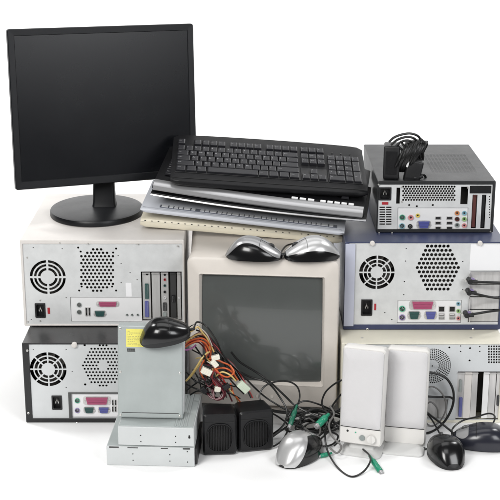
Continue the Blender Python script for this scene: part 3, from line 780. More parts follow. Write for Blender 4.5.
    link('body', bm, 'kb_blue', T, smooth=True)
    bm = nb(); x = .05
    for k in range(40):
        wd = .012 if k % 4 else .019
        if x+wd > W-.02: break
        if .26 < x/W < .30: x += .01
        bm2 = nb(); key(bm2, x, .0165, wd*.86, .0125, .0112, .0042, 0, .0012); link('key', bm2, 'key_pale', T)
        x += wd
    bm.free()
    bm = nb(); box(bm, (.046, .0150, .0110), (W-.02, .031, .0135)); link('key_well', bm, 'key_blue', T)
    bm = nb(); box(bm, (.006, .009, .0108), (W-.006, .0098, .0114)); link('seam', bm, 'key_blue', T)
    # 5 cream
    A = ay(140, 226.5, .19); B = ay(342, 244, .17)
    mw, W = kframe(A, B, .03)
    T = thing('keyboard', 'cream keyboard at the bottom of the keyboard stack', 'keyboard', group=KG, mw=mw)
    bm = kb_body(W, .19, .022, .030, .0, .006)
    x = .01
    while x < W-.02:
        box(bm, (x, -.0006, .0160), (x+.004, .0008, .0176), 0, mi=1); x += .0165 if random.random() < .8 else .03
    link('body', bm, ['kb_cream', 'ink'], T, smooth=True)
    bm = nb(); box(bm, (.003, -.0005, .0135), (W-.003, .0008, .0142)); link('seam', bm, 'key_cream', T)
    for s in (.06, W-.1):
        bm = nb(); box(bm, (s, .03, -.004), (s+.03, .05, .0005), .001); link('foot', bm, 'dark', T)
keyboards()

# ------------------------------------------------------------------ mice
def mouse(label, mw, L=.125, W=.068, H=.042, m_top='silver', m_low='mouse_black', m_wheel='dark', region=None, span=None, cord=None, peak=.38, wheel=True, nose=.42, m_cord='rubber'):
    T = thing('computer_mouse', label, 'mouse', mw=mw, group='computer mice among the pile')
    NT, NA = 44, 36
    def pt(t, a, off=0.):
        e = abs(2*t-1)**2.5; w = W/2*(max(0, 1-e))**(1/2.3)*(1+.06*math.cos(2*PI*t)*-1)
        hh = H*(math.sin(PI*min(1, (t+.02)/(2*peak)))**.75 if t < peak else (nose+(1-nose)*math.cos(PI/2*(t-peak)/(1-peak))**1.1))
        hh = max(hh, H*.12)
        c, s = math.cos(a), math.sin(a)
        edge = (max(0, 1-abs(2*t-1)**10))**.3
        y = (w+off)*math.copysign(abs(c)**.8, c); z = .004+(hh-.004+off)*(abs(s)**.75)*(.35+.65*edge)
        x = L*(t-.5)*(1+off*6)
        return (x, y, z)
    ts = [.5-.5*math.cos(PI*i/NT) for i in range(NT+1)]
    bm = nb()
    lo = [[pt(t, PI*k/NA) for k in range(NA+1)] for t in ts]
    loft(bm, lo); bmesh.ops.remove_doubles(bm, verts=bm.verts, dist=1e-5)
    # foot plate
    loft(bm, [[(L*(t-.5)*.97, W/2*.93*s*(max(0, 1-abs(2*t-1)**2.5))**(1/2.3), z) for s, rng in ((1, ts), (-1, ts[::-1])) for t in rng] for z in (0.0005, .0042)])
    link('body', bm, m_low, T, smooth=True)
    lim = region or (lambda t: (.12, .88))
    bm = nb(); NS = 44; lo = []
    for i in range(NS+1):
        t = .5-.47*math.cos(PI*i/NS) if span is None else span[0]+(span[1]-span[0])*(.5-.5*math.cos(PI*i/NS))
        a0, a1 = lim(t); row = [pt(t, PI*(a0+(a1-a0)*k/24), .0010) for k in range(25)]
        e0 = pt(t, PI*a0, -.001); e1 = pt(t, PI*a1, -.001)
        lo.append([e0]+row+[e1])
    loft(bm, lo, cap0=False, cap1=False, closed=False)
    top = link('shell', bm, m_top, T, smooth=True)
    # split line between the buttons
    bm = nb(); pts = [pt(t, PI/2, .0012) for t in [.62+.36*i/14 for i in range(15)]]
    tube(bm, pts, .0005, 6, 2); pts = [pt(.62, PI*(.2+.6*i/14), .0011) for i in range(15)]; tube(bm, pts, .00045, 6, 2)
    link('button_seam', bm, 'hole', T)
    if wheel:
        c = Vector(pt(.79, PI/2)); bm = nb(); n = 24
        rr = .0095
        lo = [[(c.x+q*rr*math.cos(2*PI*k/n), yy, c.z-.004+q*rr*math.sin(2*PI*k/n)) for k in range(n)] for yy, q in ((-.0035, .86), (-.0025, 1), (.0025, 1), (.0035, .86))]
        loft(bm, lo); link('scroll_wheel', bm, m_wheel, T, smooth=True)
    if cord:
        inv = mw.inverted(); st = Vector(pt(.985, PI/2)); st.z = H*.25
        P = [Vector((L*.47, 0, H*.22)), Vector((L*.56, 0, H*.22))]+[inv @ Vector(p) for p in cord]
        bm = nb(); tube(bm, P, .0021, 8, 8); link('cord', bm, m_cord, T, smooth=True)
        bm = nb(); tube(bm, [Vector((L*.47, 0, H*.22)), Vector((L*.60, 0, H*.22))], .0038, 10, 3, r1=.0026); link('strain_relief', bm, 'rubber', T, smooth=True)
    return T
def pose(loc, yaw, pitch=0., roll=0.):
    return Matrix.Translation(loc) @ Euler((0, 0, yaw)).to_matrix().to_4x4() @ Euler((0, pitch, 0)).to_matrix().to_4x4() @ Euler((roll, 0, 0)).to_matrix().to_4x4()
def mice():
    z = CRTZ+.0005
    p = az(254, 257.5, z)
    def arch(t):
        q = max(0, min(1, (t-.04)/.92)); return (.10, .96-.25*math.sin(PI*q**.85))
    mouse('silver mouse with black side grip on the tube monitor, left of the rounded one', pose(p, -.14, 0.0, -.02), .136, .078, .050, 'silver_dark', 'mouse_black', region=arch,
          cord=[az(292, 252, z+.01), ay(300, 246, .12), ay(312, 243, .17)], peak=.40, nose=.26)
    p = az(312, 257.5, z)
    mouse('rounded silver mouse on top of the tube monitor, beside the navy tower', pose(p, PI+.12, 0, .0), .134, .080, .051, 'silver', 'mouse_black', region=lambda t: (.11+.05*t, .90),
          cord=[az(286, 246, z+.01), ay(296, 243, .14)], peak=.45, nose=.30)
    mouse('black mouse hanging over the top edge of the upright metal drive', pose(ay(165.5, 338.5, -.155), .10, -.16, .22), .116, .072, .050, 'mouse_black', 'dark',
          region=lambda t: (.05, .95), cord=[ay(197, 322, -.10), ay(206, 326, -.11), ay(216, 340, -.10), ay(224, 356, -.08), ay(240, 372, -.08), ay(252, 385, -.07), ay(264, 396, -.05), ay(276, 404, -.05), ay(290, 412, -.06), ay(302, 418, -.07)], peak=.42, nose=.42, wheel=False)
    mouse('silver mouse with a black side on the floor in front of tangled cables', pose(az(300, 457, 0), math.radians(52), 0, 0), .142, .080, .062, 'silver', 'mouse_black', span=(.003, .97), region=lambda t: (.0, 1-.37*min(1, max(0, t-.10)*2.6)**1.3),
          cord=[az(328, 432, .01), az(334, 424, .015), az(330, 414, .03), az(318, 410, .03)], peak=.45, nose=.45)
    mouse('glossy black mouse on the floor right of the white speakers', pose(az(445.5, 458, 0), math.radians(99), 0, 0), .130, .076, .054, 'mouse_black', 'dark', m_wheel='metal_dark',
          region=lambda t: (.04, .96), cord=[az(441, 437, .02), ay(432, 420, -.05), ay(424, 410, -.04), ay(420, 404, -.02)], peak=.40, nose=.55)
    mouse('dark slate mouse with dull silver buttons at the right edge of the pile', pose(az(483, 445, 0), math.radians(170), 0, 0), .146, .080, .054, 'silver_dark', 'mouse_blue', m_wheel='metal_dark',
          region=lambda t: (.18+1.2*(t-.83)**2*8, .70), span=(.74, .93), cord=[az(454, 444, .02), ay(452, 430, -.10), ay(462, 421, -.09), ay(476, 417, -.08), ay(489, 413.5, -.07), ay(495, 417, -.06), ay(492, 426, -.05)], peak=.42, nose=.5)
mice()

# ------------------------------------------------------------------ drives
def drives():
    A = ay(107, 463.3, -.225); B = ay(194.6, 467.4, -.235); yaw = math.atan2(B.y-A.y, B.x-A.x); W = (B-A).length; H = .047
    def drive(label, loc, yaw, W, D, H, m, dots):
        T = thing('disc_drive', label, 'disc drive', mw=Matrix.Translation(loc) @ Matrix.Rotation(yaw, 4, 'Z'), group='bare metal disc drives')
        bm = nb(); box(bm, (0, 0, 0), (W, D, H), .0012, 2); link('casing', bm, m, T, smooth=False)
        bm = nb(); box(bm, (.002, .004, H-.0002), (W-.002, D-.004, H+.0012), .0005, 1)
        for k in range(4): box(bm, (W-.02-k*.008, .006, H+.0012), (W-.016-k*.008, D-.006, H+.0026), .0006, 1)
        link('cover', bm, 'drive_steel', T)
        for x, z in dots:
            bm = nb(); prism_y(bm, circ(W*x, H*z, .0014, 10), -.0004, .001); link('screw_hole', bm, 'hole', T)
        return T
    T = drive('grey metal disc drive lying flat, bottom of the two stacked drives', (A.x, A.y, .0005), yaw, W, .17, H, 'drive_face',
          ((.30, .62), (.30, .28), (.72, .62), (.72, .28), (.92, .80), (.92, .25)))
    bm = nb(); box(bm, (.006, -.001, H-.004), (.028, .001, H-.0005), .0005); box(bm, (W*.87, -.001, H-.004), (W*.95, .001, H-.0005), .0005)
    box(bm, (W*.24, -.001, H-.0035), (W*.36, .001, H-.0015), .0003); box(bm, (W*.62, -.001, H-.0035), (W*.70, .001, H-.0015), .0003)
    link('clip_marks', bm, 'metal_dark', T)
    bm = nb(); box(bm, (W+.0002, .004, .004), (W+.006, .15, H-.004), .001); link('front_tray', bm, 'dark', T)
    C = ay(118.3, 444.2, -.225); D = ay(194, 446.6, -.235)
    T = drive('grey metal disc drive lying on another, directly under the upright one', (C.x, C.y, H+.0035), math.atan2(D.y-C.y, D.x-C.x), (D-C).length, .19, H-.002, 'drive_face',
          ((.30, .55), (.30, .22), (.76, .55), (.76, .22)))
    bm = nb(); w2 = (D-C).length; prism_y(bm, circ(w2*.94, H*.48, .0025, 12), -.0005, .001); prism_y(bm, circ(w2*.94, H*.56, .0020, 12), -.0006, .001); link('screw_hole', bm, 'hole', T)
    # upright drive
    z0 = 2*H+.006
    A = az(118, 417.6, z0); B = az(182.5, 419, z0); W = (B-A).length; yaw = math.atan2(B.y-A.y, B.x-A.x); tilt = .17
    top = ay(118, 325, A.y+.04); Hh = (top.z-z0)/math.cos(tilt)
    mw = Matrix.Translation(A) @ Matrix.Rotation(yaw, 4, 'Z') @ Matrix.Rotation(-tilt, 4, 'X')
    T = thing('disc_drive', 'grey metal drive standing upright with a yellow label, leaning under the black mouse', 'disc drive', mw=mw, group='bare metal disc drives')
    bm = nb(); box(bm, (0, .0012, 0), (W, .0445, Hh), .0015, 2); link('casing', bm, 'drive_steel', T)
    bm = nb(); box(bm, (.0015, 0, .002), (W-.0015, .0014, Hh-.002), .0006, 1); link('cover', bm, 'drive_steel', T)
    for k in range(4):
        bm = nb(); box(bm, (W-.0001, .006+k*.010, .01), (W+.0016, .011+k*.010, Hh-.02), .0005, 1); link('side_rib', bm, 'drive_face', T)
    u = W/64.5
    for x, z in ((.04, .03), (.96, .03), (.04, .97), (.96, .97), (.04, .5), (.96, .5)):
        bm = nb(); loft(bm, [[(a, yy, b) for a, b in circ(W*x, Hh*z, r, 12)] for r, yy in ((.0028, .0005), (.0028, -.0006), (.0012, -.0011))])
        link('rivet', bm, 'screw', T, smooth=True)
    bm = nb(); box(bm, (W*.06, -.0004, Hh*.055), (W*.94, .0001, Hh*.062)); link('fold_line', bm, 'metal_dark', T)
    bm = nb(); box(bm, (u*8.5, -.0005, Hh-u*21), (u*26, .0001, Hh-u*3)); 
    lr = random.Random(2)
    for k in range(9):
        x = 10.
        while x < 24:
            ww = lr.uniform(.5, 2.2); box(bm, (u*x, -.0007, Hh-u*(5.7+1.7*k)), (u*min(25, x+ww), -.0005, Hh-u*(5.0+1.7*k)), mi=1); x += ww+lr.uniform(.4, .9)
            if lr.random() < .12: break
    link('yellow_label', bm, ['sticker_yellow', 'ink_grey'], T)
    bm = nb(); 
    for k in range(4): box(bm, (u*(9.5+2*k), -.0005, Hh-u*25), (u*(11+2*k), .0001, Hh-u*22.6))
    box(bm, (u*9.5, -.0005, Hh-u*25.9), (u*17.5, .0001, Hh-u*25.3)); link('printed_lettering', bm, 'ink', T)
drives()

# ------------------------------------------------------------------ speakers
def white_speaker(label, base, yaw, tilt, W, H, controls, fy=-.006):
    mw = Matrix.Translation(base) @ Matrix.Rotation(yaw, 4, 'Z') @ Matrix.Rotation(-tilt, 4, 'X')
    T = thing('desktop_speaker', label, 'speaker', mw=mw, group='pair of white desktop speakers')
    def L(x0, z0, x1, z1, r, y): return [(p[0], y, p[1]) for p in rrect(x0, z0, x1, z1, r, 6)]
    w = W/2; bm = nb()
    loft(bm, [L(-w+.003, .003, w-.003, H-.003, .006, .0), L(-w, 0, w, H, .008, .004), L(-w, 0, w, H, .009, .03), L(-w+.004, .003, w-.004, H-.006, .012, .05), L(-w+.015, .012, w-.015, H-.02, .016, .066)])
    link('cabinet', bm, 'spk_white', T, smooth=True)
    zs = H*.185
    bm = nb(); N = 12
    lo = [L(-w+.0035, zs, w-.0035, H-.005, .007, .001), L(-w+.0035, zs, w-.0035, H-.005, .007, -.004), L(-w+.006, zs+.0025, w-.006, H-.0085, .006, -.0065), L(-w+.02, zs+.02, w-.02, H-.03, .006, -.0085)]
    loft(bm, lo); link('grille', bm, 'spk_cloth', T, smooth=True)
    bm = nb(); box(bm, (-w+.003, -.0008, zs-.0030), (w-.003, .001, zs-.0012)); link('seam', bm, 'metal_dark', T)
    if controls:
        bm = nb(); cyl(bm, (w*.55, -.009, zs*.45), (w*.55, .001, zs*.45), .0095, 24, .0105); box(bm, (w*.55-.0012, -.0105, zs*.45-.009), (w*.55+.0012, -.0088, zs*.45+.009), .0005)
        link('volume_knob', bm, 'spk_white', T, smooth=False)
        bm = nb(); cyl(bm, (w*.10, -.003, zs*.42), (w*.10, .001, zs*.42), .0062, 20, .007); link('power_button', bm, 'grey_c', T)
        bm = nb(); cyl(bm, (-w*.22, -.001, zs*.68), (-w*.22, .001, zs*.68), .0018, 12); link('indicator_light', bm, 'ps2green', T)
        bm = nb(); cyl(bm, (-w*.60, -.0008, zs*.72), (-w*.60, .001, zs*.72), .0026, 14); link('headphone_jack', bm, 'hole', T)
    # foot: neck and flared plate
    iv = mw.inverted(); bm = nb(); b = Vector(base)
    R = Matrix.Rotation(yaw, 4, 'Z'); lo = []
    for z, hw, y0, y1 in ((.0008, .048, fy, .072), (.004, .048, fy, .072), (.0065, .045, fy+.003, .068), (.012, .030, .014, .055), (b.z+.004, .026, .022, .050)):
        lo.append([iv @ (Vector((b.x, b.y, 0)) + (R @ Vector((p[0], (y0+y1)/2+p[1], z)))) for p in rrect(-hw, -(y1-y0)/2, hw, (y1-y0)/2, .012 if z < .01 else .006, 6)])
    loft(bm, lo); link('foot', bm, 'clear', T, smooth=True)
    return T
A = ay(338.6, 441.5, -.165); B = ay(381, 448.5, -.195)
white_speaker('white desktop speaker with volume knob and buttons, left one of the pair', ((A+B)/2), math.atan2(B.y-A.y, B.x-A.x), .10, (B-A).length, .231, True)
A = ay(383.0, 441.5, -.125); B = ay(424.8, 447, -.145)
white_speaker('white desktop speaker without controls, right one of the pair', ((A+B)/2), math.atan2(B.y-A.y, B.x-A.x), .10, (B-A).length, .230, False, -.045)
def black_speaker(label, L_, R_, H, D):
    A = az(*L_, .0); B = az(*R_, .0); yaw = math.atan2(B.y-A.y, B.x-A.x); W = (B-A).length
    T = thing('desktop_speaker', label, 'speaker', mw=Matrix.Translation((A+B)/2) @ Matrix.Rotation(yaw, 4, 'Z'), group='pair of small black speakers')
    w = W/2
    def L(x0, z0, x1, z1, r, y): return [(p[0], y, p[1]) for p in rrect(x0, z0, x1, z1, r, 6)]
    bm = nb()
    loft(bm, [L(-w+.004, .006, w-.004, H-.004, .006, .0), L(-w, .002, w, H-.0005, .008, .004), L(-w, .002, w, H, .008, .02), L(-w+.003, .002, w-.003, H-.004, .010, D*.75), L(-w+.012, .008, w-.012, H-.016, .012, D)])
    link('cabinet', bm, 'spk_black', T, smooth=True)
    bm = nb(); box(bm, (-w+.004, -.0006, H*.80), (w-.004, .001, H*.82)); link('seam', bm, 'hole', T)
    gx, gz = 0, H*.45; n = 40; ex, ez = w*.74, H*.32
    def E(q): return [(gx+ex*q*math.copysign(abs(math.cos(a))**.75, math.cos(a)), gz+ez*q*math.copysign(abs(math.sin(a))**.75, math.sin(a))) for a in [2*PI*k/n for k in range(n)]]
    bm = nb(); loft(bm, [[(x, .001, z) for x, z in E(1.08)], [(x, -.0025, z) for x, z in E(1.06)], [(x, -.0025, z) for x, z in E(1.0)], [(x, .0, z) for x, z in E(.98)]], cap0=False)
    link('grille_ring', bm, 'spk_black', T, smooth=True)
    bm = nb(); loft(bm, [[(x, -.0002, z) for x, z in E(.98)], [(x, -.002, z) for x, z in E(.6)], [(x, -.0026, z) for x, z in E(.2)]], cap0=False)
    link('grille', bm, 'spk_mesh', T, smooth=True)
    bm = nb()
    for k in range(15):
        x = gx-ex*.9+ex*1.8*k/14; hh = ez*(1-abs((x-gx)/ex)**2.6)**.4*.96
        box(bm, (x-.0007, -.0042, gz-hh), (x+.0007, -.0022, gz+hh))
    link('grille_bars', bm, 'spk_black', T)
    for s in (-1, 1):
        bm = nb(); cyl(bm, (s*w*.7, .02, .0), (s*w*.7, .02, .003), .005, 12); link('foot', bm, 'rubber', T)
black_speaker('small black speaker beside the stacked metal drives, left one of the pair', (203.2, 456.6), (236.6, 455.6), .104, .09)
black_speaker('small black speaker nearer the tangled cables, right one of the pair', (239.4, 454), (273.4, 450.4), .104, .09)

# ------------------------------------------------------------------ power adapter on the small desktop
def adapter():
    zt = Fd.z0+Fd.H+.0005
    A = az(384, 179.5, zt); T = thing('power_adapter', 'black power adapter wrapped in its own coiled cord, on the small charcoal desktop', 'power adapter', A)
    yaw = -.12; R = Matrix.Rotation(yaw, 4, 'Z'); u = 1/425.
    bm = nb(); fs = box(bm, (-.003, 0, 0), (.036, .05, .083), .004, 3); bmesh.ops.transform(bm, matrix=R, verts=bm.verts); link('adapter_body', bm, 'dark', T, smooth=True)
    bm = nb(); box(bm, (.003, -.0006, .012), (.030, .0001, .07)); bmesh.ops.transform(bm, matrix=R, verts=bm.verts); link('rating_label', bm, 'black_paint', T)
    # second block lying behind
    bm = nb(); box(bm, (.045, .004, 0), (.085, .05, .062), .006, 3); bmesh.ops.transform(bm, matrix=R @ Matrix.Rotation(.2, 4, 'Y'), verts=bm.verts); link('transformer_block', bm, 'dark', T, smooth=True)
    bm = nb(); rnd = random.Random(3)
    pts = []
    for k in range(15):      # loops bent over the block
        f = k/14; x0 = .022+.048*f; r = .042-.006*abs(f-.5)
        for a in range(0, 10):
            an = 2*PI*a/10
            pts.append((x0+.020*math.cos(an)*.9+rnd.uniform(-.002, .002)+.018, .022+.030*math.sin(an+.4)+rnd.uniform(-.002, .002), .052+r*.98*math.cos(an+.35+.4*f)*.95+.002))
    tube(bm, pts, .0031, 7, 4); link('coiled_cord', bm, 'rubber', T, smooth=True)
    bm = nb(); q = lambda px, py, dy: ay(px, py, A.y+dy)-A
    for arr in ([(389, 142), (394, 137.5), (402, 134.5), (411, 133.6), (419, 137), (422, 146), (423, 158), (419, 168), (412, 176)],
                [(391, 145), (398, 139.5), (408, 137), (416, 140), (419, 150), (420, 162), (415, 172), (408, 178)],
                [(393, 149), (401, 142), (410, 141), (415, 150), (416, 163), (409, 174)],
                [(421, 139), (425, 144), (424, 149), (421, 152)],
                [(398, 146), (404, 152), (408, 160), (412, 168), (418, 174), (424, 175), (426, 178)],
                [(402, 143), (409, 154), (413, 166), (416, 174)]):
        tube(bm, [q(x, y, .0+.004*i) for i, (x, y) in enumerate(arr)], .0030, 7, 6)
    link('outer_cord', bm, 'rubber', T, smooth=True)
    bm = nb(); tube(bm, [q(406.5, 152, -.004), q(408.5, 160, -.006), q(407, 167, -.006)], .0028, 6, 6); link('cord_tie', bm, 'white_mark', T, smooth=True)
    bm = nb(); cyl(bm, q(414, 178, 0), q(423, 176, .0), .006, 14, .005); link('plug', bm, 'dark', T, smooth=True)
adapter()

# ------------------------------------------------------------------ loose cables
def path(arr, r=.0024):
    "points of a cable; one that would sink below the floor lies on it instead"
    o = []
    for x, y, d in arr:
        p = ay(x, y, d); o.append(p if p.z > r else az(x, y, r))
    return o
def plug(par, a, b, m, r=.0058, pin=True):
    a = Vector(a); b = Vector(b); d = (b-a).normalized(); bm = nb()
    pts = [a, a+(b-a)*.2, a+(b-a)*.35, a+(b-a)*.4, b]
    t = d; N = t.cross(Vector((0, 0, 1)));
    if N.length < .1: N = t.cross(Vector((1, 0, 0)))
    N.normalize(); B = t.cross(N); lo = []
    for f, q in ((0, .45), (.25, .6), (.32, .95), (.55, 1.0), (.6, .88), (.65, 1.0), (.97, 1.0), (1, .9)):
        p = a+(b-a)*f; lo.append([p+(N*math.cos(2*PI*k/16)+B*math.sin(2*PI*k/16))*r*q for k in range(16)])
    loft(bm, lo); o = link('plug', bm, m, par, smooth=True)
    if pin:
        bm = nb(); cyl(bm, b, b+d*.008, r*.78, 16); link('plug_shell', bm, 'silver_dark', o, smooth=True)
def cable(label, arr, r=.0024, m='rubber', plugs=(), name='cable'):
    P = path(arr); T = thing(name, label, 'cable', (0, 0, 0), 'loose cables in the tangle')
    bm = nb(); tube(bm, P, r, 8, 8); link('wire', bm, m, T, smooth=True)
    for a, b, mm, rr in plugs: plug(T, ay(*a), ay(*b), mm, rr)
    return T
cable('black cable looped on the floor below the left white speaker, with bright green plug',
      [(327, 422, -.10), (325, 436, -.14), (328, 452, -.185), (338, 468, -.235), (351, 476.5, -.275), (363, 472, -.27), (370, 462, -.25), (369, 455, -.21), (362, 448, -.16), (358, 440, -.12)], .0022,
      plugs=[((369.5, 456, -.215), (380.5, 471.5, -.262), 'plug_green', .0068)])
cable('thin black cable arching over the bottom frame of the tube monitor',
      [(272, 418, -.09), (262, 404, -.08), (259.5, 395, -.07), (265, 386, -.06), (277, 381.5, -.05), (290, 382, -.045), (298, 388, -.045), (299.5, 399, -.05), (294, 412, -.08), (288, 424, -.10)], .0021)
cable('black cable running down from the wire bundle across the monitor front to the floor',
      [(231, 352, -.03), (240, 362, -.035), (256, 372, -.04), (270, 382, -.05), (284, 395, -.05), (296, 406, -.06), (312, 414, -.08), (326, 420, -.09), (336, 428, -.10), (350, 430, -.10)], .0026)
cable('thicker black cable crossing beneath the screen and bending along the floor',
      [(222, 362, -.03), (248, 376, -.035), (268, 383, -.045), (281, 399, -.06), (287, 412, -.08), (284, 424, -.10), (276, 432, -.11), (268, 436, -.10)], .0024,)
cable('black cable rising beside the left white speaker in a tall arc',
      [(336, 424, -.10), (328, 414, -.08), (322, 404, -.06), (325, 393, -.05), (333, 385, -.045), (341, 380.5, -.04), (346, 379, -.03)], .0022)
cable('black cable with a dark green plug behind the silver mouse',
      [(352, 420, -.03), (334, 411, -.04), (318, 404, -.05), (305, 401, -.05), (296, 405, -.06), (292, 410, -.07), (288, 416, -.08)], .0022, plugs=[((297, 405, -.065), (290, 425, -.10), 'plug_dgreen', .0062)])
cable('black cable with a short green plug right of the silver mouse',
      [(304, 430, -.10), (300, 420, -.08), (306, 413, -.08), (316, 409, -.08), (326, 412, -.08), (331, 416, -.09)], .0024, plugs=[((329, 414, -.105), (318, 425, -.13), 'plug_green', .0085)])
cable('black cable with a small green plug lying on the floor in front of the tangle',
      [(334, 446, -.15), (340, 440, -.14), (342, 434, -.12), (338, 427, -.11), (333, 420, -.1)], .002, plugs=[((332, 453, -.18), (320, 456, -.19), 'plug_green', .0052)])
cable('black cable behind the right black speaker, curling on the floor', [(270, 412, -.05), (280, 418, -.06), (288, 426, -.08), (284, 438, -.12), (276, 445, -.14), (268, 448, -.10)], .0022)
cable('black cable crossing low between the black speaker and the silver mouse', [(268, 440, -.06), (282, 430, -.08), (296, 422, -.08), (310, 416, -.07), (322, 417, -.07), (338, 410, -.06), (352, 400, -.04)], .0026)
cable('black cable curling tightly beside the left white speaker', [(352, 388, -.02), (344, 392, -.025), (338, 398, -.03), (331, 408, -.05), (326, 418, -.07), (330, 430, -.09), (338, 436, -.10), (333, 444, -.13), (322, 446, -.14), (318, 438, -.13), (326, 430, -.11)], .0024)
cable('grey cable twisting down between the tangle and the left white speaker', [(330, 406, -.07), (334, 414, -.09), (329, 424, -.12), (332, 436, -.15), (341, 446, -.17), (337, 453, -.19), (330, 448, -.18)], .0024, 'rubber_grey')
cable('pale grey cable coiled behind the silver mouse', [(300, 414, -.03), (312, 420, -.05), (320, 428, -.07), (318, 436, -.09), (310, 432, -.08), (300, 424, -.05)], .0022, 'rubber_grey')
cable('black cable lying flat at the back of the tangle', [(262, 408, .0), (280, 412, -.01), (300, 413, -.02), (320, 411, -.02), (338, 416, -.02), (352, 420, -.02)], .004)
cable('black cable wound in loops behind the right white speaker',
      [(424, 372, -.02), (434, 373, -.02), (446, 378, -.022), (453, 390, -.025), (453, 404, -.028), (447, 418, -.03), (438, 428, -.032), (428, 433, -.03), (421, 432, -.025)], .0030)
cable('black cable curled inside the larger loop behind the right white speaker',
      [(424, 388, -.015), (434, 387, -.015), (443, 395, -.017), (446, 408, -.02), (441, 420, -.022), (432, 426, -.022), (425, 421, -.02), (424, 410, -.018), (430, 402, -.018), (437, 408, -.02), (438, 418, -.02)], .0020, 'rubber_grey')
cable('straight black cable strung across the cream tower beside the right white speaker', [(423, 396, -.012), (436, 397, -.012), (449, 397, -.012), (453, 399, -.01)], .0028)
cable('black cable hooked under the right white speaker towards the black mouse', [(420, 447, -.14), (427, 449, -.15), (434, 450, -.15), (440, 444, -.14), (444, 436, -.13)], .0026)
cable('black cable crossing behind the black mouse to the slate mouse', [(424, 410, -.03), (434, 418, -.06), (446, 427, -.10), (456, 436, -.12), (462, 446, -.15), (456, 452, -.16)], .0026)
rr = random.Random(5)
for i in range(7):
    n = 7; c = (rr.uniform(300, 326), rr.uniform(414, 428)); a0 = rr.uniform(0, 6.28); arr = []
    for k in range(n):
        a = a0+k*rr.uniform(.75, 1.1); q = rr.uniform(.6, 1.1)
        arr.append((c[0]+22*q*math.cos(a), c[1]+9*q*math.sin(a), -.055-.012*math.sin(a)+.004*i-.0*k))
    arr.append((350, 408+4*i, -.04))
    cable('thin black cable knotted in the heap left of the white speakers', arr, .0021+.0002*(i % 3))
# plugged-in cables on the navy tower
for lab, arr in (('upper black cable plugged into the side brackets of the navy tower', [(470, 281.4), (478, 282), (488, 282.3), (505, 282.8)]),
                 ('middle black cable plugged into the side brackets of the navy tower', [(469, 292.5), (478, 294.5), (490, 297), (506, 299)]),
                 ('lower black cable plugged into the side brackets of the navy tower', [(466.5, 315), (478, 313.4), (490, 311.4), (506, 309.6)])):
    T = thing('cable', lab, 'cable', (0, 0, 0), 'cables plugged into the navy tower')
    Y = .068; P = [ay(x, y, Y-.004*min(i, 2)) for i, (x, y) in enumerate(arr)]
    bm = nb(); tube(bm, P, .0030, 10, 6); link('wire', bm, 'rubber', T, smooth=True)
    bm = nb(); P0 = P[0]; cyl(bm, P0+Vector((0, .018, 0)), P0-Vector((0, .006, 0)), .0062, 16); cyl(bm, P0-Vector((.003, 0, 0)), P0+Vector((.018, -.001, -.001)), .0052, 14, .004)
    pg = link('plug', bm, 'dark', T, smooth=True)
    bm = nb(); loft(bm, [[(P0.x+.004+a, P0.y+yy, P0.z+b) for a, b in rrect(-.009, -.0048, .009, .0048, .003)] for yy in (.006, .014)]); link('connector_shell', bm, 'lilac', pg)
    bm = nb()
    for sx in (-.010, .017): cyl(bm, (P0.x+sx, P0.y+.002, P0.z), (P0.x+sx, P0.y+.015, P0.z), .0024, 10)
    link('plug_screws', bm, 'screw', pg, smooth=True)

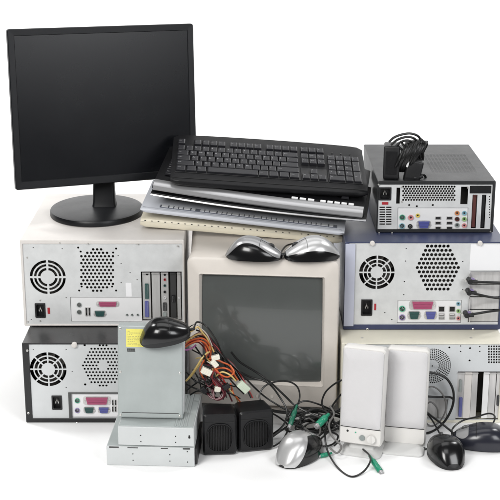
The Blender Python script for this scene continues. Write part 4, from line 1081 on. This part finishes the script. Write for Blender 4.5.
# ------------------------------------------------------------------ power-supply wiring
def harness():
    T = thing('wire_harness', 'bundle of orange, yellow and black wires with ivory connectors beside the upright drive', 'wires', (0, 0, 0))
    rnd = random.Random(11)
    W = [('w_orange', [(184, 346, -.09), (190, 341, -.10), (198, 338.5, -.105), (204, 339, -.10), (209, 344, -.09), (211, 352, -.08), (208, 360, -.08)]),
         ('w_orange', [(184, 348, -.09), (192, 343, -.105), (200, 341, -.11), (206, 344, -.10), (210, 352, -.09), (212, 362, -.085)]),
         ('w_orange', [(204, 362, -.09), (212, 358, -.10), (222, 362, -.10), (230, 366, -.095), (234, 374, -.09)]),
         ('w_orange', [(206, 376, -.09), (214, 370, -.10), (224, 368, -.105), (232, 372, -.10), (238, 380, -.095)]),
         ('w_yellow', [(184, 336, -.085), (192, 331, -.09), (198, 327, -.09), (202, 332, -.095), (208, 340, -.09), (210, 350, -.085)]),
         ('w_yellow', [(208, 352, -.10), (202, 358, -.11), (197, 366, -.11), (191, 375, -.105), (186, 381, -.10)]),
         ('w_yellow', [(186, 342, -.08), (194, 336, -.085), (202, 334, -.085), (208, 340, -.08), (214, 352, -.08)]),
         ('w_white', [(186, 332, -.08), (194, 326, -.085), (201, 329, -.09), (207, 335, -.085), (212, 346, -.08)]),
         ('w_red', [(190, 344, -.08), (200, 341, -.08), (208, 350, -.085), (212, 362, -.09), (220, 374, -.10), (227, 386, -.10)]),
         ('w_red', [(208, 348, -.08), (210, 358, -.09), (214, 368, -.10), (212, 378, -.10), (217, 388, -.10)]),
         ('w_maroon', [(200, 374, -.08), (208, 380, -.09), (213, 390, -.10), (215, 399, -.11), (222, 397, -.11), (223, 388, -.10), (216, 378, -.09)]),
         ('w_maroon', [(206, 372, -.09), (217, 384, -.11), (224, 394, -.115), (219, 400, -.11), (209, 396, -.10), (205, 386, -.09)]),
         ('w_black', [(188, 338, -.075), (200, 336, -.075), (212, 344, -.07), (222, 356, -.07), (232, 366, -.075), (240, 378, -.08), (247, 390, -.09), (251, 398, -.10)]),
         ('w_black', [(190, 340, -.07), (202, 338, -.07), (216, 350, -.06), (226, 360, -.06), (236, 370, -.065), (243, 382, -.07)]),
         ('w_black', [(186, 384, -.09), (194, 388, -.095), (202, 390, -.10), (210, 386, -.10), (214, 378, -.095)]),
         ('w_black', [(186, 372, -.08), (194, 380, -.085), (202, 384, -.09), (212, 388, -.09), (222, 392, -.09), (232, 390, -.09)]),
         ('w_black', [(187, 390, -.08), (195, 384, -.08), (204, 378, -.08), (214, 374, -.08), (226, 376, -.08)]),
         ('w_black', [(190, 395, -.08), (198, 391, -.085), (206, 394, -.09), (214, 397, -.09), (224, 399, -.09)]),
         ('w_purple', [(184, 349, -.10), (187, 350, -.105), (192, 348, -.10), (196, 345, -.09)]),
         ('w_orange', [(205, 345, -.09), (207, 354, -.10), (203, 362, -.105), (200, 370, -.10), (203, 378, -.095)]),
         ('w_yellow', [(216, 376, -.10), (222, 372, -.11), (230, 375, -.11), (236, 381, -.105)]),
         ('w_orange', [(214, 366, -.10), (220, 374, -.11), (228, 377, -.11), (234, 372, -.105), (230, 365, -.10)]),
         ('w_black', [(196, 330, -.07), (206, 334, -.07), (217, 346, -.06), (224, 362, -.055), (228, 376, -.06), (236, 386, -.07), (244, 394, -.08)])]
    for m, a in W:
        bm = nb(); tube(bm, path(a), .0019, 7, 7); link('wire', bm, m, T, smooth=True)
    for m, a in W[:14]:     # a second strand beside each of the first
        dx, dy = rnd.uniform(-2.2, 2.2), rnd.uniform(-2.2, 2.2)
        bm = nb(); tube(bm, path([(x+dx+rnd.uniform(-.5, .5), y+dy, d+.006) for x, y, d in a]), .0017, 7, 7); link('wire', bm, rnd.choice(['w_black', m, 'w_maroon', m, 'w_red']), T, smooth=True)
    def conn(c, ang, w, h, m='molex', yaw=.2, n=4):
        R = Matrix.Translation(ay(*c)) @ Matrix.Rotation(yaw, 4, 'Z') @ Matrix.Rotation(ang, 4, 'Y')
        bm = nb(); box(bm, (-w/2, -.005, -h/2), (w/2, .005, h/2), .0012, 2, T=R)
        for k in range(n):
            x = -w*.36+w*.72*k/(n-1); box(bm, (x-.0014, -.0056, -h*.42), (x+.0014, -.0048, h*.30), .0002, 1, T=R)
            cyl(bm, R @ Vector((x, 0, h/2-.0002)), R @ Vector((x, 0, h/2+.0006)), .0012, 8, mi=1)
        link('connector', bm, [m, 'hole'], T)
    for k in range(26):     # shorter ends filling the heart of the bundle
        t = rnd.random(); cx = 198+36*t; cy = 350+(44*t if k < 12 else 30+14*t); a = rnd.uniform(.3, 1.3); q = rnd.uniform(9, 16); arr = []
        for j in range(5):
            f = j/4-.5; arr.append((cx+q*2*f*math.cos(a)+rnd.uniform(-3, 3), cy+q*2*f*math.sin(a)*.9+rnd.uniform(-3, 3), -.085-.02*math.cos(PI*f)+rnd.uniform(-.006, .006)))
        bm = nb(); tube(bm, path(arr), rnd.uniform(.0014, .0020), 7, 7)
        link('wire', bm, rnd.choice(['w_black', 'w_maroon', 'w_red', 'w_orange', 'w_black', 'w_white', 'w_yellow', 'w_black'] if k < 12 else ['w_black', 'w_black', 'w_maroon']), T, smooth=True)
    conn((206.5, 371.5, -.125), .5, .024, .015); conn((215.5, 357.5, -.12), -.2, .019, .011); conn((214.5, 363.5, -.125), .9, .018, .012)
    conn((226, 386.5, -.112), -.5, .016, .012, 'dark', n=2); conn((217.5, 389, -.112), .2, .014, .012, 'molex', n=2); conn((204, 390, -.108), .9, .016, .010, 'dark', n=2)
    conn((243.5, 387, -.115), -.75, .018, .030, 'molex_green', n=3)
harness()
